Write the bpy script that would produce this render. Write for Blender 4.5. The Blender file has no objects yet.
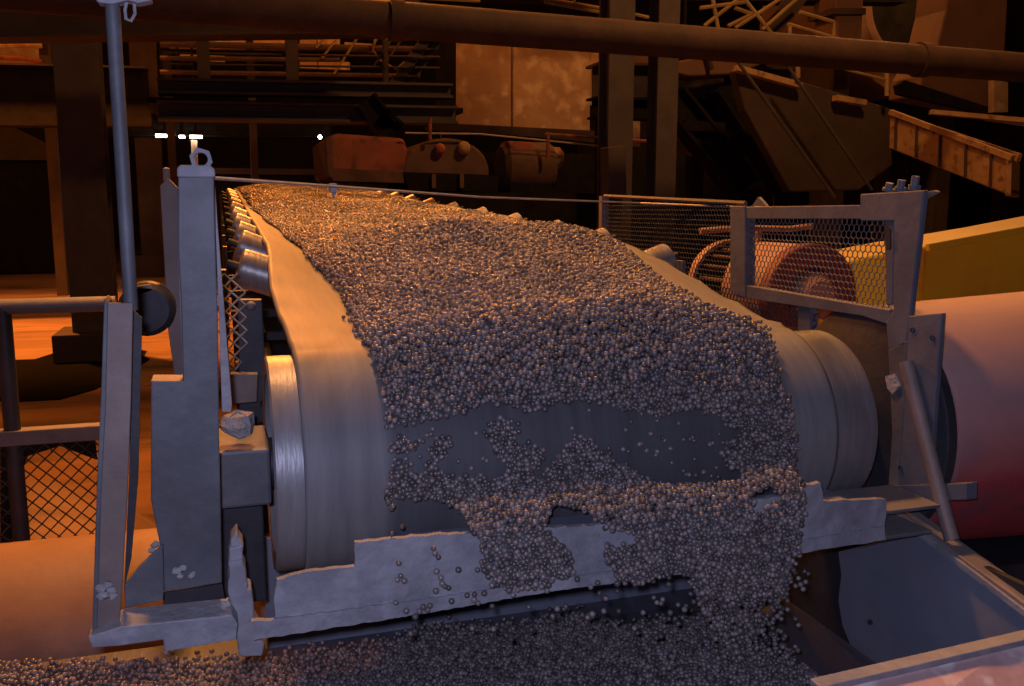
import bpy, bmesh, math, random
import numpy as np
from mathutils import Vector, Matrix

random.seed(7)
rng = np.random.default_rng(11)
S = bpy.context.scene
COL = S.collection
PI = math.pi

# ---------------------------------------------------------------- camera
FPX, YAW, PITCH, CAMZ = 900.0, math.radians(17.8), math.radians(8.5), 1.75
cd = bpy.data.cameras.new('camera')
cam = bpy.data.objects.new('camera', cd)
COL.objects.link(cam)
cam.location = (0, 0, CAMZ)
cam.rotation_euler = (PI / 2 - PITCH, 0, -YAW)
cd.sensor_width = 36.0
cd.sensor_fit = 'HORIZONTAL'
cd.lens = FPX / 1024 * 36.0
cd.clip_start = 0.02
cd.clip_end = 200
S.camera = cam

# ---------------------------------------------------------------- world, lights, exposure
w = bpy.data.worlds.new('world')
S.world = w
w.use_nodes = True
w.node_tree.nodes['Background'].inputs[0].default_value = (0.25, 0.12, 0.06, 1)
w.node_tree.nodes['Background'].inputs[1].default_value = 0.004
S.view_settings.view_transform = 'Standard'
S.view_settings.look = 'None'
S.view_settings.gamma = 1.0
S.view_settings.use_curve_mapping = False
S.view_settings.exposure = 0.0


def lamp(name, kind, loc, power, color, size=0.3, aim=None, spot=None, blend=0.5):
    ld = bpy.data.lights.new(name, kind)
    ld.energy = power
    ld.color = color
    if kind == 'AREA':
        ld.size = size
    else:
        ld.shadow_soft_size = size
    if spot:
        ld.spot_size = math.radians(spot)
        ld.spot_blend = blend
    o = bpy.data.objects.new(name, ld)
    COL.objects.link(o)
    o.location = loc
    if aim is not None:
        o.rotation_euler = (Vector(aim) - Vector(loc)).to_track_quat('-Z', 'Y').to_euler()
    return o


SOD = (1.0, 0.28, 0.042)
SOD2 = (1.0, 0.42, 0.12)
# the compact camera's own flash, right beside its lens
lamp('flash_light', 'SPOT', (-0.035, 0.0, 1.795), 54, (0.60, 0.63, 1.0), 0.02, aim=(0.62, 1.9, 1.2), spot=150, blend=0.3)
# sodium high-bay lamps of the hall (out of frame, under the roof)
lamp('sodium_light', 'SPOT', (0.2, 3.9, 6.0), 900, SOD2, 0.25, aim=(0.7, 3.2, 1.5), spot=62, blend=0.8)
lamp('sodium_light', 'SPOT', (0.25, 6.7, 3.6), 330, SOD, 0.12, aim=(0.75, 3.2, 1.5), spot=85, blend=0.9)
lamp('sodium_light', 'SPOT', (0.9, 9.6, 5.2), 1150, SOD, 0.25, aim=(0.6, 6.6, 1.8), spot=60, blend=0.8)
lamp('sodium_light', 'SPOT', (-3.2, 14.2, 7.5), 5600, SOD, 0.25, aim=(-3.2, 15.0, 0), spot=85, blend=0.6)
lamp('sodium_light', 'SPOT', (-2.2, 6.6, 5.5), 380, SOD, 0.25, aim=(-2.0, 6.7, 0), spot=52, blend=0.6)
lamp('sodium_light', 'SPOT', (-2.4, 2.4, 4.5), 170, SOD, 0.25, aim=(-0.6, 2.9, 0.6), spot=45, blend=0.6)
lamp('sodium_light', 'POINT', (4.6, 4.6, 6.5), 480, SOD2, 0.25)
lamp('sodium_light', 'POINT', (3.2, 10.3, 7.4), 300, SOD, 0.25)
lamp('sodium_light', 'POINT', (-5.0, 17.0, 7.5), 350, SOD, 0.3)
lamp('sodium_light', 'POINT', (9.5, 11.0, 6.8), 330, SOD2, 0.3)
lamp('sodium_light', 'POINT', (1.5, 22.0, 8.5), 300, SOD, 0.3)

# ---------------------------------------------------------------- projection helpers
CP, SP, CY, SY = math.cos(PITCH), math.sin(PITCH), math.cos(YAW), math.sin(YAW)
FW = np.array([SY * CP, CY * CP, -SP])
RT = np.array([CY, -SY, 0.0])
UP = np.cross(RT, FW)
CC = np.array([0, 0, CAMZ])


def ray(px, py):
    return FW * FPX + RT * (px - 512) + UP * (343 - py)


def at(px, py, Y):
    r = ray(px, py)
    return Vector(CC + r * (Y / r[1]))


def atx(px, py, X):
    r = ray(px, py)
    return Vector(CC + r * (X / r[0]))


def project(P):
    d = np.asarray(P) - CC
    wz = d @ FW
    return 512 + FPX * (d @ RT) / wz, 343 - FPX * (d @ UP) / wz, wz


def in_poly(px, py, poly):
    px = np.asarray(px); py = np.asarray(py)
    c = np.zeros(px.shape, bool)
    n = len(poly)
    j = n - 1
    for i in range(n):
        xi, yi = poly[i]; xj, yj = poly[j]
        cond = ((yi > py) != (yj > py)) & (px < (xj - xi) * (py - yi) / (yj - yi + 1e-12) + xi)
        c ^= cond
        j = i
    return c


# ---------------------------------------------------------------- materials
MATS = {}


def mat(name, c1, c2=None, rough=0.7, metal=0.0, scale=8.0, bump=0.15, c3=None, dust=None, dust_amt=0.6, dust_z=(0.15, 0.85), stretch=(1, 1, 1), contrast=(0.35, 0.65)):
    """noise mix of two or three colours + bump; dust = colour settled on upward faces."""
    m = bpy.data.materials.new(name)
    m.use_nodes = True
    nt = m.node_tree
    N, L = nt.nodes, nt.links
    b = N['Principled BSDF']
    b.inputs['Roughness'].default_value = rough
    b.inputs['Metallic'].default_value = metal
    c2 = c2 or tuple(x * 0.7 for x in c1)
    tc = N.new('ShaderNodeTexCoord')
    mp = N.new('ShaderNodeMapping')
    mp.inputs['Scale'].default_value = stretch
    L.new(tc.outputs['Object'], mp.inputs[0])
    n1 = N.new('ShaderNodeTexNoise')
    n1.inputs['Scale'].default_value = scale
    n1.inputs['Detail'].default_value = 8
    n1.inputs['Roughness'].default_value = 0.65
    L.new(mp.outputs[0], n1.inputs['Vector'])
    r = N.new('ShaderNodeValToRGB')
    r.color_ramp.elements[0].position = contrast[0]
    r.color_ramp.elements[1].position = contrast[1]
    r.color_ramp.elements[0].color = (*c2, 1)
    r.color_ramp.elements[1].color = (*c1, 1)
    L.new(n1.outputs['Fac'], r.inputs[0])
    out = r.outputs[0]
    if c3:
        n2 = N.new('ShaderNodeTexNoise')
        n2.inputs['Scale'].default_value = scale * 2.7
        n2.inputs['Detail'].default_value = 6
        L.new(mp.outputs[0], n2.inputs['Vector'])
        r2 = N.new('ShaderNodeValToRGB')
        r2.color_ramp.elements[0].position = 0.52
        r2.color_ramp.elements[1].position = 0.68
        L.new(n2.outputs['Fac'], r2.inputs[0])
        mx = N.new('ShaderNodeMixRGB')
        mx.inputs[2].default_value = (*c3, 1)
        L.new(r2.outputs[0], mx.inputs[0])
        L.new(out, mx.inputs[1])
        out = mx.outputs[0]
    if dust:
        g = N.new('ShaderNodeNewGeometry')
        sx = N.new('ShaderNodeSeparateXYZ')
        L.new(g.outputs['Normal'], sx.inputs[0])
        mr = N.new('ShaderNodeMapRange')
        mr.inputs[1].default_value = dust_z[0]
        mr.inputs[2].default_value = dust_z[1]
        mr.inputs[4].default_value = dust_amt
        L.new(sx.outputs['Z'], mr.inputs[0])
        mu = N.new('ShaderNodeMath')
        mu.operation = 'MULTIPLY_ADD'
        mu.inputs[1].default_value = 0.5
        mu.inputs[2].default_value = -0.25
        L.new(n1.outputs['Fac'], mu.inputs[0])
        ad = N.new('ShaderNodeMath')
        ad.operation = 'ADD'
        ad.use_clamp = True
        L.new(mr.outputs[0], ad.inputs[0])
        L.new(mu.outputs[0], ad.inputs[1])
        mx = N.new('ShaderNodeMixRGB')
        mx.inputs[2].default_value = (*dust, 1)
        L.new(ad.outputs[0], mx.inputs[0])
        L.new(out, mx.inputs[1])
        out = mx.outputs[0]
    L.new(out, b.inputs['Base Color'])
    if bump:
        bp = N.new('ShaderNodeBump')
        bp.inputs['Strength'].default_value = bump
        bp.inputs['Distance'].default_value = 0.02
        n3 = N.new('ShaderNodeTexNoise')
        n3.inputs['Scale'].default_value = scale * 5
        n3.inputs['Detail'].default_value = 5
        L.new(mp.outputs[0], n3.inputs['Vector'])
        L.new(n3.outputs['Fac'], bp.inputs['Height'])
        L.new(bp.outputs[0], b.inputs['Normal'])
    MATS[name] = m
    return m


def emit(name, color, strength):
    m = bpy.data.materials.new(name)
    m.use_nodes = True
    b = m.node_tree.nodes['Principled BSDF']
    b.inputs['Base Color'].default_value = (*color, 1)
    b.inputs['Emission Color'].default_value = (*color, 1)
    b.inputs['Emission Strength'].default_value = strength
    return m


DUST = (0.34, 0.31, 0.30)
M_post = mat('dusty_grey_steel', (0.145, 0.15, 0.165), (0.095, 0.097, 0.108), 0.6, 0.2, 6, 0.12, dust=DUST, dust_amt=0.7)
M_angle = mat('brown_grey_steel', (0.27, 0.20, 0.175), (0.19, 0.145, 0.13), 0.65, 0.2, 7, 0.1, dust=DUST)
M_lip = mat('pale_dusty_steel', (0.35, 0.35, 0.385), (0.22, 0.22, 0.25), 0.65, 0.1, 9, 0.25, c3=(0.36, 0.355, 0.39), dust=(0.42, 0.41, 0.42))
M_dark = mat('dark_steel', (0.055, 0.055, 0.065), (0.03, 0.03, 0.035), 0.6, 0.3, 6, 0.1)
M_guard = mat('guard_paint', (0.13, 0.14, 0.175), (0.095, 0.10, 0.13), 0.6, 0.1, 9, 0.08, dust=(0.24, 0.22, 0.22))
M_belt = mat('worn_rubber_belt', (0.235, 0.225, 0.225), (0.165, 0.16, 0.165), 0.55, 0.0, 5, 0.03, stretch=(6, 0.6, 0.6))
M_belt.node_tree.nodes['Principled BSDF'].inputs['Specular IOR Level'].default_value = 0.35
M_lag = mat('dusty_pulley_rim', (0.34, 0.325, 0.325), (0.22, 0.21, 0.215), 0.42, 0.25, 5, 0.1, stretch=(6, 0.8, 0.8))
M_bare = mat('dark_belt_face', (0.10, 0.10, 0.12), (0.065, 0.065, 0.08), 0.5, 0.0, 8, 0.1, stretch=(3, 1, 1))
M_roller = mat('worn_roller_steel', (0.42, 0.38, 0.36), (0.25, 0.22, 0.21), 0.38, 0.4, 6, 0.08, stretch=(4, 1, 1))
M_rock = mat('pale_dust_lump', (0.42, 0.41, 0.40), (0.30, 0.29, 0.29), 0.9, 0, 20, 0.4)
M_wire = mat('galvanised_wire', (0.45, 0.42, 0.41), (0.3, 0.28, 0.27), 0.5, 0.2, 20, 0)
M_hexwire = mat('painted_mesh_wire', (0.13, 0.11, 0.10), (0.09, 0.08, 0.075), 0.6, 0.1, 20, 0)
M_darkwire = mat('dark_mesh_wire', (0.05, 0.045, 0.04), (0.03, 0.03, 0.03), 0.7, 0.2, 20, 0)
M_rusty_pipe = mat('rust_dusted_pipe', (0.34, 0.18, 0.10), (0.22, 0.11, 0.06), 0.55, 0, 4, 0.1, dust=(0.36, 0.21, 0.13), dust_amt=0.5)
M_red = mat('red_drum_paint', (0.38, 0.045, 0.05), (0.27, 0.04, 0.05), 0.6, 0, 3, 0.08, c3=(0.20, 0.05, 0.06), dust=(0.50, 0.30, 0.27), dust_amt=1.0, dust_z=(-0.25, 0.55))
M_redmotor = mat('red_motor_paint', (0.20, 0.04, 0.045), (0.14, 0.03, 0.035), 0.6, 0, 6, 0.05)
M_pinkmotor = mat('dusty_motor_shell', (0.46, 0.27, 0.22), (0.34, 0.19, 0.16), 0.6, 0, 5, 0.06)
M_yellow = mat('yellow_guard_paint', (0.70, 0.54, 0.02), (0.55, 0.40, 0.02), 0.55, 0, 3, 0.05, dust=(0.5, 0.36, 0.14))
M_chute = mat('blue_grey_chute_plate', (0.27, 0.29, 0.36), (0.21, 0.225, 0.28), 0.5, 0.2, 4, 0.06)
M_pink = mat('pink_lit_plate', (0.80, 0.56, 0.52), (0.58, 0.36, 0.33), 0.45, 0, 6, 0.1, c3=(0.95, 0.88, 0.86))  # lamp and flash light put into the colour: pink tint, white glints
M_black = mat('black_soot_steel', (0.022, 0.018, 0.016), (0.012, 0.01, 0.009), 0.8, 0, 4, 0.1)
M_black.node_tree.nodes['Principled BSDF'].inputs['Specular IOR Level'].default_value = 0.08
M_patch = mat('matte_black_patch', (0.006, 0.005, 0.004), (0.004, 0.003, 0.003), 0.9, 0, 4, 0)
M_patch.node_tree.nodes['Principled BSDF'].inputs['Specular IOR Level'].default_value = 0.05
M_bgbrown = mat('sooty_brown_steel', (0.075, 0.05, 0.042), (0.045, 0.03, 0.026), 0.8, 0, 2, 0.1)
M_column = mat('column_grey_brown', (0.10, 0.08, 0.076), (0.065, 0.052, 0.05), 0.75, 0, 3, 0.1)
M_bigpipe = mat('red_oxide_pipe', (0.085, 0.045, 0.036), (0.05, 0.028, 0.023), 0.75, 0, 4, 0.15, dust=(0.13, 0.08, 0.06), dust_amt=0.6)
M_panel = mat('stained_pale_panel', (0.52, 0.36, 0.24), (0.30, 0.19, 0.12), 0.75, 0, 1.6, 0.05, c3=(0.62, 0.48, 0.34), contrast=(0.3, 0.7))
M_redbox = mat('rusty_red_housing', (0.42, 0.12, 0.06), (0.22, 0.07, 0.04), 0.75, 0, 2.5, 0.1, c3=(0.10, 0.05, 0.04))
M_rustbody = mat('rusty_dark_machine', (0.16, 0.085, 0.055), (0.08, 0.045, 0.032), 0.75, 0, 3, 0.15)
M_trough = mat('ochre_trough_paint', (0.52, 0.33, 0.15), (0.36, 0.20, 0.09), 0.75, 0, 4, 0.1, c3=(0.20, 0.10, 0.05))
M_rail = mat('ochre_hand_rail', (0.45, 0.30, 0.12), (0.3, 0.2, 0.09), 0.6, 0, 5, 0)
M_floor = mat('dusty_ore_floor', (0.42, 0.25, 0.13), (0.22, 0.13, 0.075), 0.85, 0, 0.5, 0.1, c3=(0.14, 0.09, 0.055), stretch=(0.6, 2.2, 1))
M_wall = mat('dark_hall_wall', (0.05, 0.036, 0.028), (0.025, 0.019, 0.016), 0.9, 0, 0.6, 0)
M_tank = mat('rusty_tank_shell', (0.22, 0.12, 0.08), (0.14, 0.075, 0.05), 0.75, 0, 1.2, 0.08)
M_lampw = emit('lit_lamp_lens', (1.0, 0.93, 0.8), 14)
M_lampo = emit('lit_sodium_lens', (1.0, 0.5, 0.12), 6)


def pellet_material():
    m = bpy.data.materials.new('iron_ore_pellet')
    m.use_nodes = True
    N, L = m.node_tree.nodes, m.node_tree.links
    b = N['Principled BSDF']
    oi = N.new('ShaderNodeObjectInfo')
    r = N.new('ShaderNodeValToRGB')
    r.color_ramp.elements[0].color = (0.085, 0.072, 0.072, 1)
    r.color_ramp.elements[1].color = (0.30, 0.245, 0.235, 1)
    e = r.color_ramp.elements.new(0.5)
    e.color = (0.165, 0.135, 0.132, 1)
    L.new(oi.outputs['Random'], r.inputs[0])
    L.new(r.outputs[0], b.inputs['Base Color'])
    b.inputs['Roughness'].default_value = 0.27
    b.inputs['Specular IOR Level'].default_value = 0.75
    return m


M_pel = pellet_material()

# ---------------------------------------------------------------- mesh builder


class MB:
    def __init__(self):
        self.v = []; self.f = []; self.mi = []

    def add(self, vs, fs, mi=0):
        o = len(self.v)
        self.v += [tuple(p) for p in vs]
        self.f += [tuple(i + o for i in f) for f in fs]
        self.mi += [mi] * len(fs)
        return self

    def box(self, lo, hi, mi=0):
        x0, y0, z0 = lo; x1, y1, z1 = hi
        v = [(x0, y0, z0), (x1, y0, z0), (x1, y1, z0), (x0, y1, z0), (x0, y0, z1), (x1, y0, z1), (x1, y1, z1), (x0, y1, z1)]
        return self.add(v, [(3, 2, 1, 0), (4, 5, 6, 7), (0, 1, 5, 4), (1, 2, 6, 5), (2, 3, 7, 6), (3, 0, 4, 7)], mi)

    def bar(self, p, q, wd, ht, up=(0, 0, 1), mi=0):
        p = Vector(p); q = Vector(q)
        d = (q - p).normalized()
        s = d.cross(Vector(up))
        if s.length < 1e-4:
            s = d.cross(Vector((0, 1, 0)))
        s.normalize()
        u = s.cross(d)
        a = s * wd / 2; b = u * ht / 2
        v = [p - a - b, p + a - b, p + a + b, p - a + b, q - a - b, q + a - b, q + a + b, q - a + b]
        return self.add(v, [(3, 2, 1, 0), (4, 5, 6, 7), (0, 1, 5, 4), (1, 2, 6, 5), (2, 3, 7, 6), (3, 0, 4, 7)], mi)

    def ibeam(self, p, q, wd, ht, t, up=(0, 0, 1)):
        p = Vector(p); q = Vector(q)
        d = (q - p).normalized()
        s = d.cross(Vector(up)).normalized()
        u = s.cross(d)
        off = u * (ht / 2 - t / 2)
        self.bar(p + off, q + off, wd, t, up)
        self.bar(p - off, q - off, wd, t, up)
        self.bar(p, q, t, ht - 2 * t, up)
        return self

    def prism(self, pts, vec, mi=0):
        """closed polygon pts extruded by vec."""
        vec = Vector(vec)
        n = len(pts)
        a = [Vector(p) for p in pts]
        v = a + [p + vec for p in a]
        nrm = Vector((0, 0, 0))
        for i in range(n):
            nrm += a[i].cross(a[(i + 1) % n])
        f1 = tuple(range(n)); f2 = tuple(range(n, 2 * n))[::-1]
        sides = [(i, i + n, (i + 1) % n + n, (i + 1) % n) for i in range(n)]
        fs = [f1, f2] + sides
        if nrm.dot(vec) > 0:
            fs = [f[::-1] for f in fs]
        return self.add(v, fs, mi)

    def tube(self, pts, r, n=10, caps=True, mi=0):
        pts = [Vector(p) for p in pts]
        rs = r if isinstance(r, (list, tuple)) else [r] * len(pts)
        vs = []; fs = []
        ref = None
        for i, p in enumerate(pts):
            d = (pts[min(i + 1, len(pts) - 1)] - pts[max(i - 1, 0)]).normalized()
            if ref is None:
                ref = d.cross(Vector((0, 0, 1)))
                if ref.length < 1e-3:
                    ref = d.cross(Vector((1, 0, 0)))
            ref = (ref - d * ref.dot(d)).normalized()
            b = d.cross(ref)
            for k in range(n):
                t = 2 * PI * k / n
                vs.append(p + (ref * math.cos(t) + b * math.sin(t)) * rs[i])
        for i in range(len(pts) - 1):
            for k in range(n):
                k2 = (k + 1) % n
                fs.append((i * n + k, i * n + k2, (i + 1) * n + k2, (i + 1) * n + k))
        if caps:
            fs.append(tuple(range(n))[::-1])
            fs.append(tuple(range((len(pts) - 1) * n, len(pts) * n)))
        return self.add(vs, fs, mi)

    def lathe(self, prof, c, axis='X', n=48, a0=0.0, a1=2 * PI, mi=0):
        """prof: list of (pos along axis, radius); c = a point on the axis (its coordinate along the axis is added)."""
        full = abs(a1 - a0 - 2 * PI) < 1e-6
        m = n if full else n + 1
        vs = []; fs = []
        for (s, r) in prof:
            for k in range(m):
                t = a0 + (a1 - a0) * k / n
                u, v = r * math.cos(t), r * math.sin(t)
                if axis == 'X':
                    vs.append((c[0] + s, c[1] + u, c[2] + v))
                elif axis == 'Y':
                    vs.append((c[0] + u, c[1] + s, c[2] + v))
                else:
                    vs.append((c[0] + u, c[1] + v, c[2] + s))
        for i in range(len(prof) - 1):
            for k in range(n):
                k2 = (k + 1) % m
                fs.append((i * m + k, i * m + k2, (i + 1) * m + k2, (i + 1) * m + k))
        return self.add(vs, fs, mi)

    def sphere(self, c, r, n=10, sq=(1, 1, 1), jit=0.0):
        vs = []; fs = []
        for i in range(n // 2 + 1):
            ph = PI * i / (n // 2)
            for k in range(n):
                t = 2 * PI * k / n
                j = 1 + random.uniform(-jit, jit)
                vs.append((c[0] + r * sq[0] * math.sin(ph) * math.cos(t) * j, c[1] + r * sq[1] * math.sin(ph) * math.sin(t) * j, c[2] + r * sq[2] * math.cos(ph) * j))
        for i in range(n // 2):
            for k in range(n):
                k2 = (k + 1) % n
                fs.append((i * n + k, (i + 1) * n + k, (i + 1) * n + k2, i * n + k2))
        return self.add(vs, fs)

    def build(self, name, m, parent=None, smooth=False, bevel=0.0, weld=False):
        me = bpy.data.meshes.new(name)
        me.from_pydata(self.v, [], self.f)
        ms = m if isinstance(m, (list, tuple)) else [m]
        for x in ms:
            me.materials.append(x)
        if len(ms) > 1:
            me.polygons.foreach_set('material_index', self.mi)
        bm = bmesh.new()
        bm.from_mesh(me)
        if weld:
            bmesh.ops.remove_doubles(bm, verts=bm.verts, dist=1e-5)
        bmesh.ops.recalc_face_normals(bm, faces=bm.faces)
        bm.to_mesh(me)
        bm.free()
        if smooth:
            me.polygons.foreach_set('use_smooth', [True] * len(me.polygons))
            me.set_sharp_from_angle(angle=math.radians(38))
        me.update()
        o = bpy.data.objects.new(name, me)
        COL.objects.link(o)
        if bevel:
            b = o.modifiers.new('bevel', 'BEVEL')
            b.width = bevel
            b.segments = 2
            b.limit_method = 'ANGLE'
        if parent is not None:
            o.parent = parent
            o.matrix_parent_inverse = Matrix.Translation(-parent.location)
        return o


def tag(o, label, cat, group=None, kind=None):
    o['label'] = label
    o['category'] = cat
    if group:
        o['group'] = group
    if kind:
        o['kind'] = kind
    return o


def thing(name, loc, label, cat, group=None, kind='thing'):
    o = bpy.data.objects.new(name, None)
    o.empty_display_size = 0.1
    COL.objects.link(o)
    o.location = loc
    return tag(o, label, cat, group, kind)


def struct(o):
    o['kind'] = 'structure'
    return o


def polyY(pts, Y):
    return [at(px, py, Y) for px, py in pts]


def polyX(pts, X):
    return [atx(px, py, X) for px, py in pts]


def ragged(poly, step=7, amp=0.8):
    out = []
    for (x0, y0), (x1, y1) in zip(poly, poly[1:] + poly[:1]):
        n = max(1, int(math.hypot(x1 - x0, y1 - y0) / step))
        for k in range(n):
            t = k / n
            out.append((x0 + (x1 - x0) * t + random.uniform(-amp, amp), y0 + (y1 - y0) * t + random.uniform(-amp, amp)))
    return out


def hex_mesh(mb, fn, u0, u1, v0, v1, cell, r, keep=None):
    """hexagonal wire mesh; fn(u,v) -> point. Each wire is a thin square bar."""
    hx = cell * 1.0
    row = cell * 0.86
    nv = int((v1 - v0) / row) + 1
    nu = int((u1 - u0) / hx) + 1
    edges = set()

    def key(a):
        return (round(a[0], 5), round(a[1], 5))
    R = cell / math.sqrt(3)
    for j in range(nv + 1):
        for i in range(nu + 1):
            cu = u0 + i * hx + (hx / 2 if j % 2 else 0)
            cv = v0 + j * row
            ps = [(cu + R * math.sin(PI / 3 * k), cv + R * math.cos(PI / 3 * k)) for k in range(6)]
            for k in range(6):
                a, b = key(ps[k]), key(ps[(k + 1) % 6])
                edges.add((a, b) if a < b else (b, a))
    seen = set()
    for a, b in edges:
        mid = (round((a[0] + b[0]) / 2, 3), round((a[1] + b[1]) / 2, 3))
        if mid in seen:
            continue
        seen.add(mid)
        if not (u0 <= mid[0] <= u1 and v0 <= mid[1] <= v1):
            continue
        if keep and not keep(*mid):
            continue
        mb.tube([fn(*a), fn(*b)], r, 4, caps=False)
    return mb


def diamond_mesh(mb, fn, u0, u1, v0, v1, cell, r, keep=None):
    """chain-link: two families of zig-zag wires."""
    n = int((u1 - u0) / (cell / 2))
    nv = int((v1 - v0) / (cell / 2))
    h = cell / 2
    for i in range(n):
        for j in range(nv):
            a, b = (i, i + 1) if (i + j) % 2 == 0 else (i + 1, i)
            ua, ub, va, vb = u0 + a * h, u0 + b * h, v0 + j * h, v0 + (j + 1) * h
            if keep and not keep((ua + ub) / 2, (va + vb) / 2):
                continue
            mb.tube([fn(ua, va), fn(ub, vb)], r, 4, caps=False)
    return mb


# ---------------------------------------------------------------- the hall
struct(MB().box((-30, -6, -0.3), (40, 45, 0)).build('floor', M_floor))
struct(MB().box((-30, -6, 14), (40, 45, 14.3)).build('ceiling', M_wall))
struct(MB().box((-30, 44, 0), (40, 44.4, 14)).build('wall_back', M_wall))
struct(MB().box((-30.4, -6, 0), (-30, 44.4, 14)).build('wall_left', M_wall))
struct(MB().box((40, -6, 0), (40.4, 44.4, 14)).build('wall_right', M_wall))
struct(MB().box((-30, -6.4, 0), (40, -6, 14)).build('wall_front', M_wall))

# ---------------------------------------------------------------- belt geometry
PY, PZ = 1.80, 1.25          # head pulley axis
RB = 0.228                   # belt outer radius on the pulley
BX0, BX1, XC = 0.122, 1.24, 0.681
HALF = (BX1 - BX0) / 2
SLOPE = 0.05
TROUGH = 22
YEND = 8.2


def sstep(a, b, x):
    t = np.clip((np.asarray(x, float) - a) / (b - a), 0, 1)
    return t * t * (3 - 2 * t)


def belt_pt(u, Y):
    """u in -1..1 across, Y along the carrying run."""
    ang = math.radians(TROUGH) * float(sstep(1.7, 2.75, Y))
    flat = 0.22
    a = abs(u) * HALF
    zc = PZ + RB + SLOPE * (Y - PY)
    if a <= flat:
        x, dz = a, 0
    else:
        x, dz = flat + (a - flat) * math.cos(ang), (a - flat) * math.sin(ang)
    if u < 0:
        x += 0.022 * a / HALF * float(sstep(1.8, 2.3, Y))
    return Vector((XC + math.copysign(x, u), Y, zc + dz))


def make_belt():
    us = [-1, -0.985, -0.95, -0.85, -0.75, -0.66, -0.5, -0.4, -0.2, 0, 0.2, 0.4, 0.5, 0.66, 0.75, 0.85, 0.95, 0.985, 1]
    rows = []
    for Y in np.concatenate([np.linspace(YEND, 3.2, 26), np.linspace(3.1, PY, 22)]):
        rows.append([belt_pt(u, float(Y)) + Vector((0, 0, (0.0025 * math.sin(Y * 31 + u * 9) + 0.002 * math.sin(Y * 67)) if abs(u) > .94 else 0)) for u in us])
    for k in range(1, 49):      # round the pulley from the top, over the front, to the bottom
        t = PI / 2 + PI * k / 48
        rows.append([Vector((XC + u * HALF, PY + RB * math.cos(t), PZ + RB * math.sin(t))) for u in us])
    for Y in np.linspace(2.0, YEND, 24):    # return run
        rows.append([Vector((XC + u * HALF, float(Y), PZ - RB + SLOPE * (Y - PY))) for u in us])
    n = len(us)
    mb = MB()
    vs = [p for r in rows for p in r]
    fs = [(i * n + k, i * n + k + 1, (i + 1) * n + k + 1, (i + 1) * n + k) for i in range(len(rows) - 1) for k in range(n - 1)]
    mb.add(vs, fs)
    o = mb.build('conveyor_belt', M_belt, smooth=True)
    so = o.modifiers.new('solid', 'SOLIDIFY')
    so.thickness = 0.014
    so.offset = -1
    return o


belt = make_belt()
# material: worn pale edge bands, dark centre band where the pellets rub
tag(belt, 'wide grey rubber conveyor belt carrying ore pellets and wrapped over the head pulley', 'conveyor belt', kind='thing')
nt = M_belt.node_tree
tcn = nt.nodes.new('ShaderNodeTexCoord')
sp = nt.nodes.new('ShaderNodeSeparateXYZ')
nt.links.new(tcn.outputs['Object'], sp.inputs[0])
rmp = nt.nodes.new('ShaderNodeValToRGB')
els = rmp.color_ramp.elements
els[0].position = 0.26; els[0].color = (1, 1, 1, 1)
els[1].position = 0.285; els[1].color = (0.32, 0.32, 0.36, 1)
e = els.new(1.09); e.color = (0.32, 0.32, 0.36, 1)
e = els.new(1.0); e.color = (0.32, 0.32, 0.36, 1)
mrn = nt.nodes.new('ShaderNodeMapRange')
mrn.inputs[1].default_value = 0.0; mrn.inputs[2].default_value = 1.35
nt.links.new(sp.outputs['X'], mrn.inputs[0])
nt.links.new(mrn.outputs[0], rmp.inputs[0])
for e_, p_ in zip(list(rmp.color_ramp.elements), (0.26 / 1.35, 0.29 / 1.35, 1.11 / 1.35, 1.14 / 1.35)):
    e_.position = p_
cols = ((1, 1, 1, 1), (0.46, 0.47, 0.52, 1), (0.40, 0.40, 0.43, 1), (1, 1, 1, 1))
for e_, c_ in zip(list(rmp.color_ramp.elements), cols):
    e_.color = c_
bs = nt.nodes['Principled BSDF']
src = bs.inputs['Base Color'].links[0].from_socket
mxn = nt.nodes.new('ShaderNodeMixRGB')
mxn.blend_type = 'MULTIPLY'
mxn.inputs[0].default_value = 1
nt.links.new(src, mxn.inputs[1])
nt.links.new(rmp.outputs[0], mxn.inputs[2])
nt.links.new(mxn.outputs[0], bs.inputs['Base Color'])

# ---------------------------------------------------------------- head pulley
hp = thing('head_pulley', (0.7, PY, PZ), 'big steel head pulley at the discharge end with the belt wrapped over it', 'pulley')
R0 = 0.212
MB().lathe([(0.072, R0 - 0.035), (0.07, R0 - 0.004), (0.074, R0), (1.350, R0), (1.358, R0 - 0.004), (1.356, R0 - 0.035)], (0, PY, PZ), 'X', 96).build('shell', M_lag, hp, smooth=True)
for x, s in ((0.105, -1), (1.325, 1)):
    d = MB().lathe([(x, 0.03), (x, R0 - 0.01), (x + 0.016 * -s, R0 - 0.01), (x + 0.016 * -s, 0.03)], (0, PY, PZ), 'X', 64).build('end_disc', M_dark, hp, smooth=True)
    MB().lathe([(x, 0.05), (x + 0.04 * s, 0.05), (x + 0.045 * s, 0.046), (x + 0.045 * s, 0.0)], (0, PY, PZ), 'X', 40).build('hub', M_dark, d, smooth=True)
MB().lathe([(-0.10, 0.0), (-0.10, 0.045), (1.50, 0.045), (1.50, 0.0)], (0, PY, PZ), 'X', 32).build('shaft', M_dark, hp, smooth=True)

# bearing block on the left of the pulley
bb = thing('bearing_block', (0.0, PY, 1.0), 'dark square bearing block between the grey channel post and the pulley rim', 'bearing')
MB().box((-0.05, 1.70, 1.195), (0.069, 1.9, 1.305)).build('housing', M_post, bb, bevel=0.006)
MB().box((-0.045, 1.78, 0.97), (0.055, 1.88, 1.195)).build('pedestal', M_dark, bb, bevel=0.004)

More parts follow.
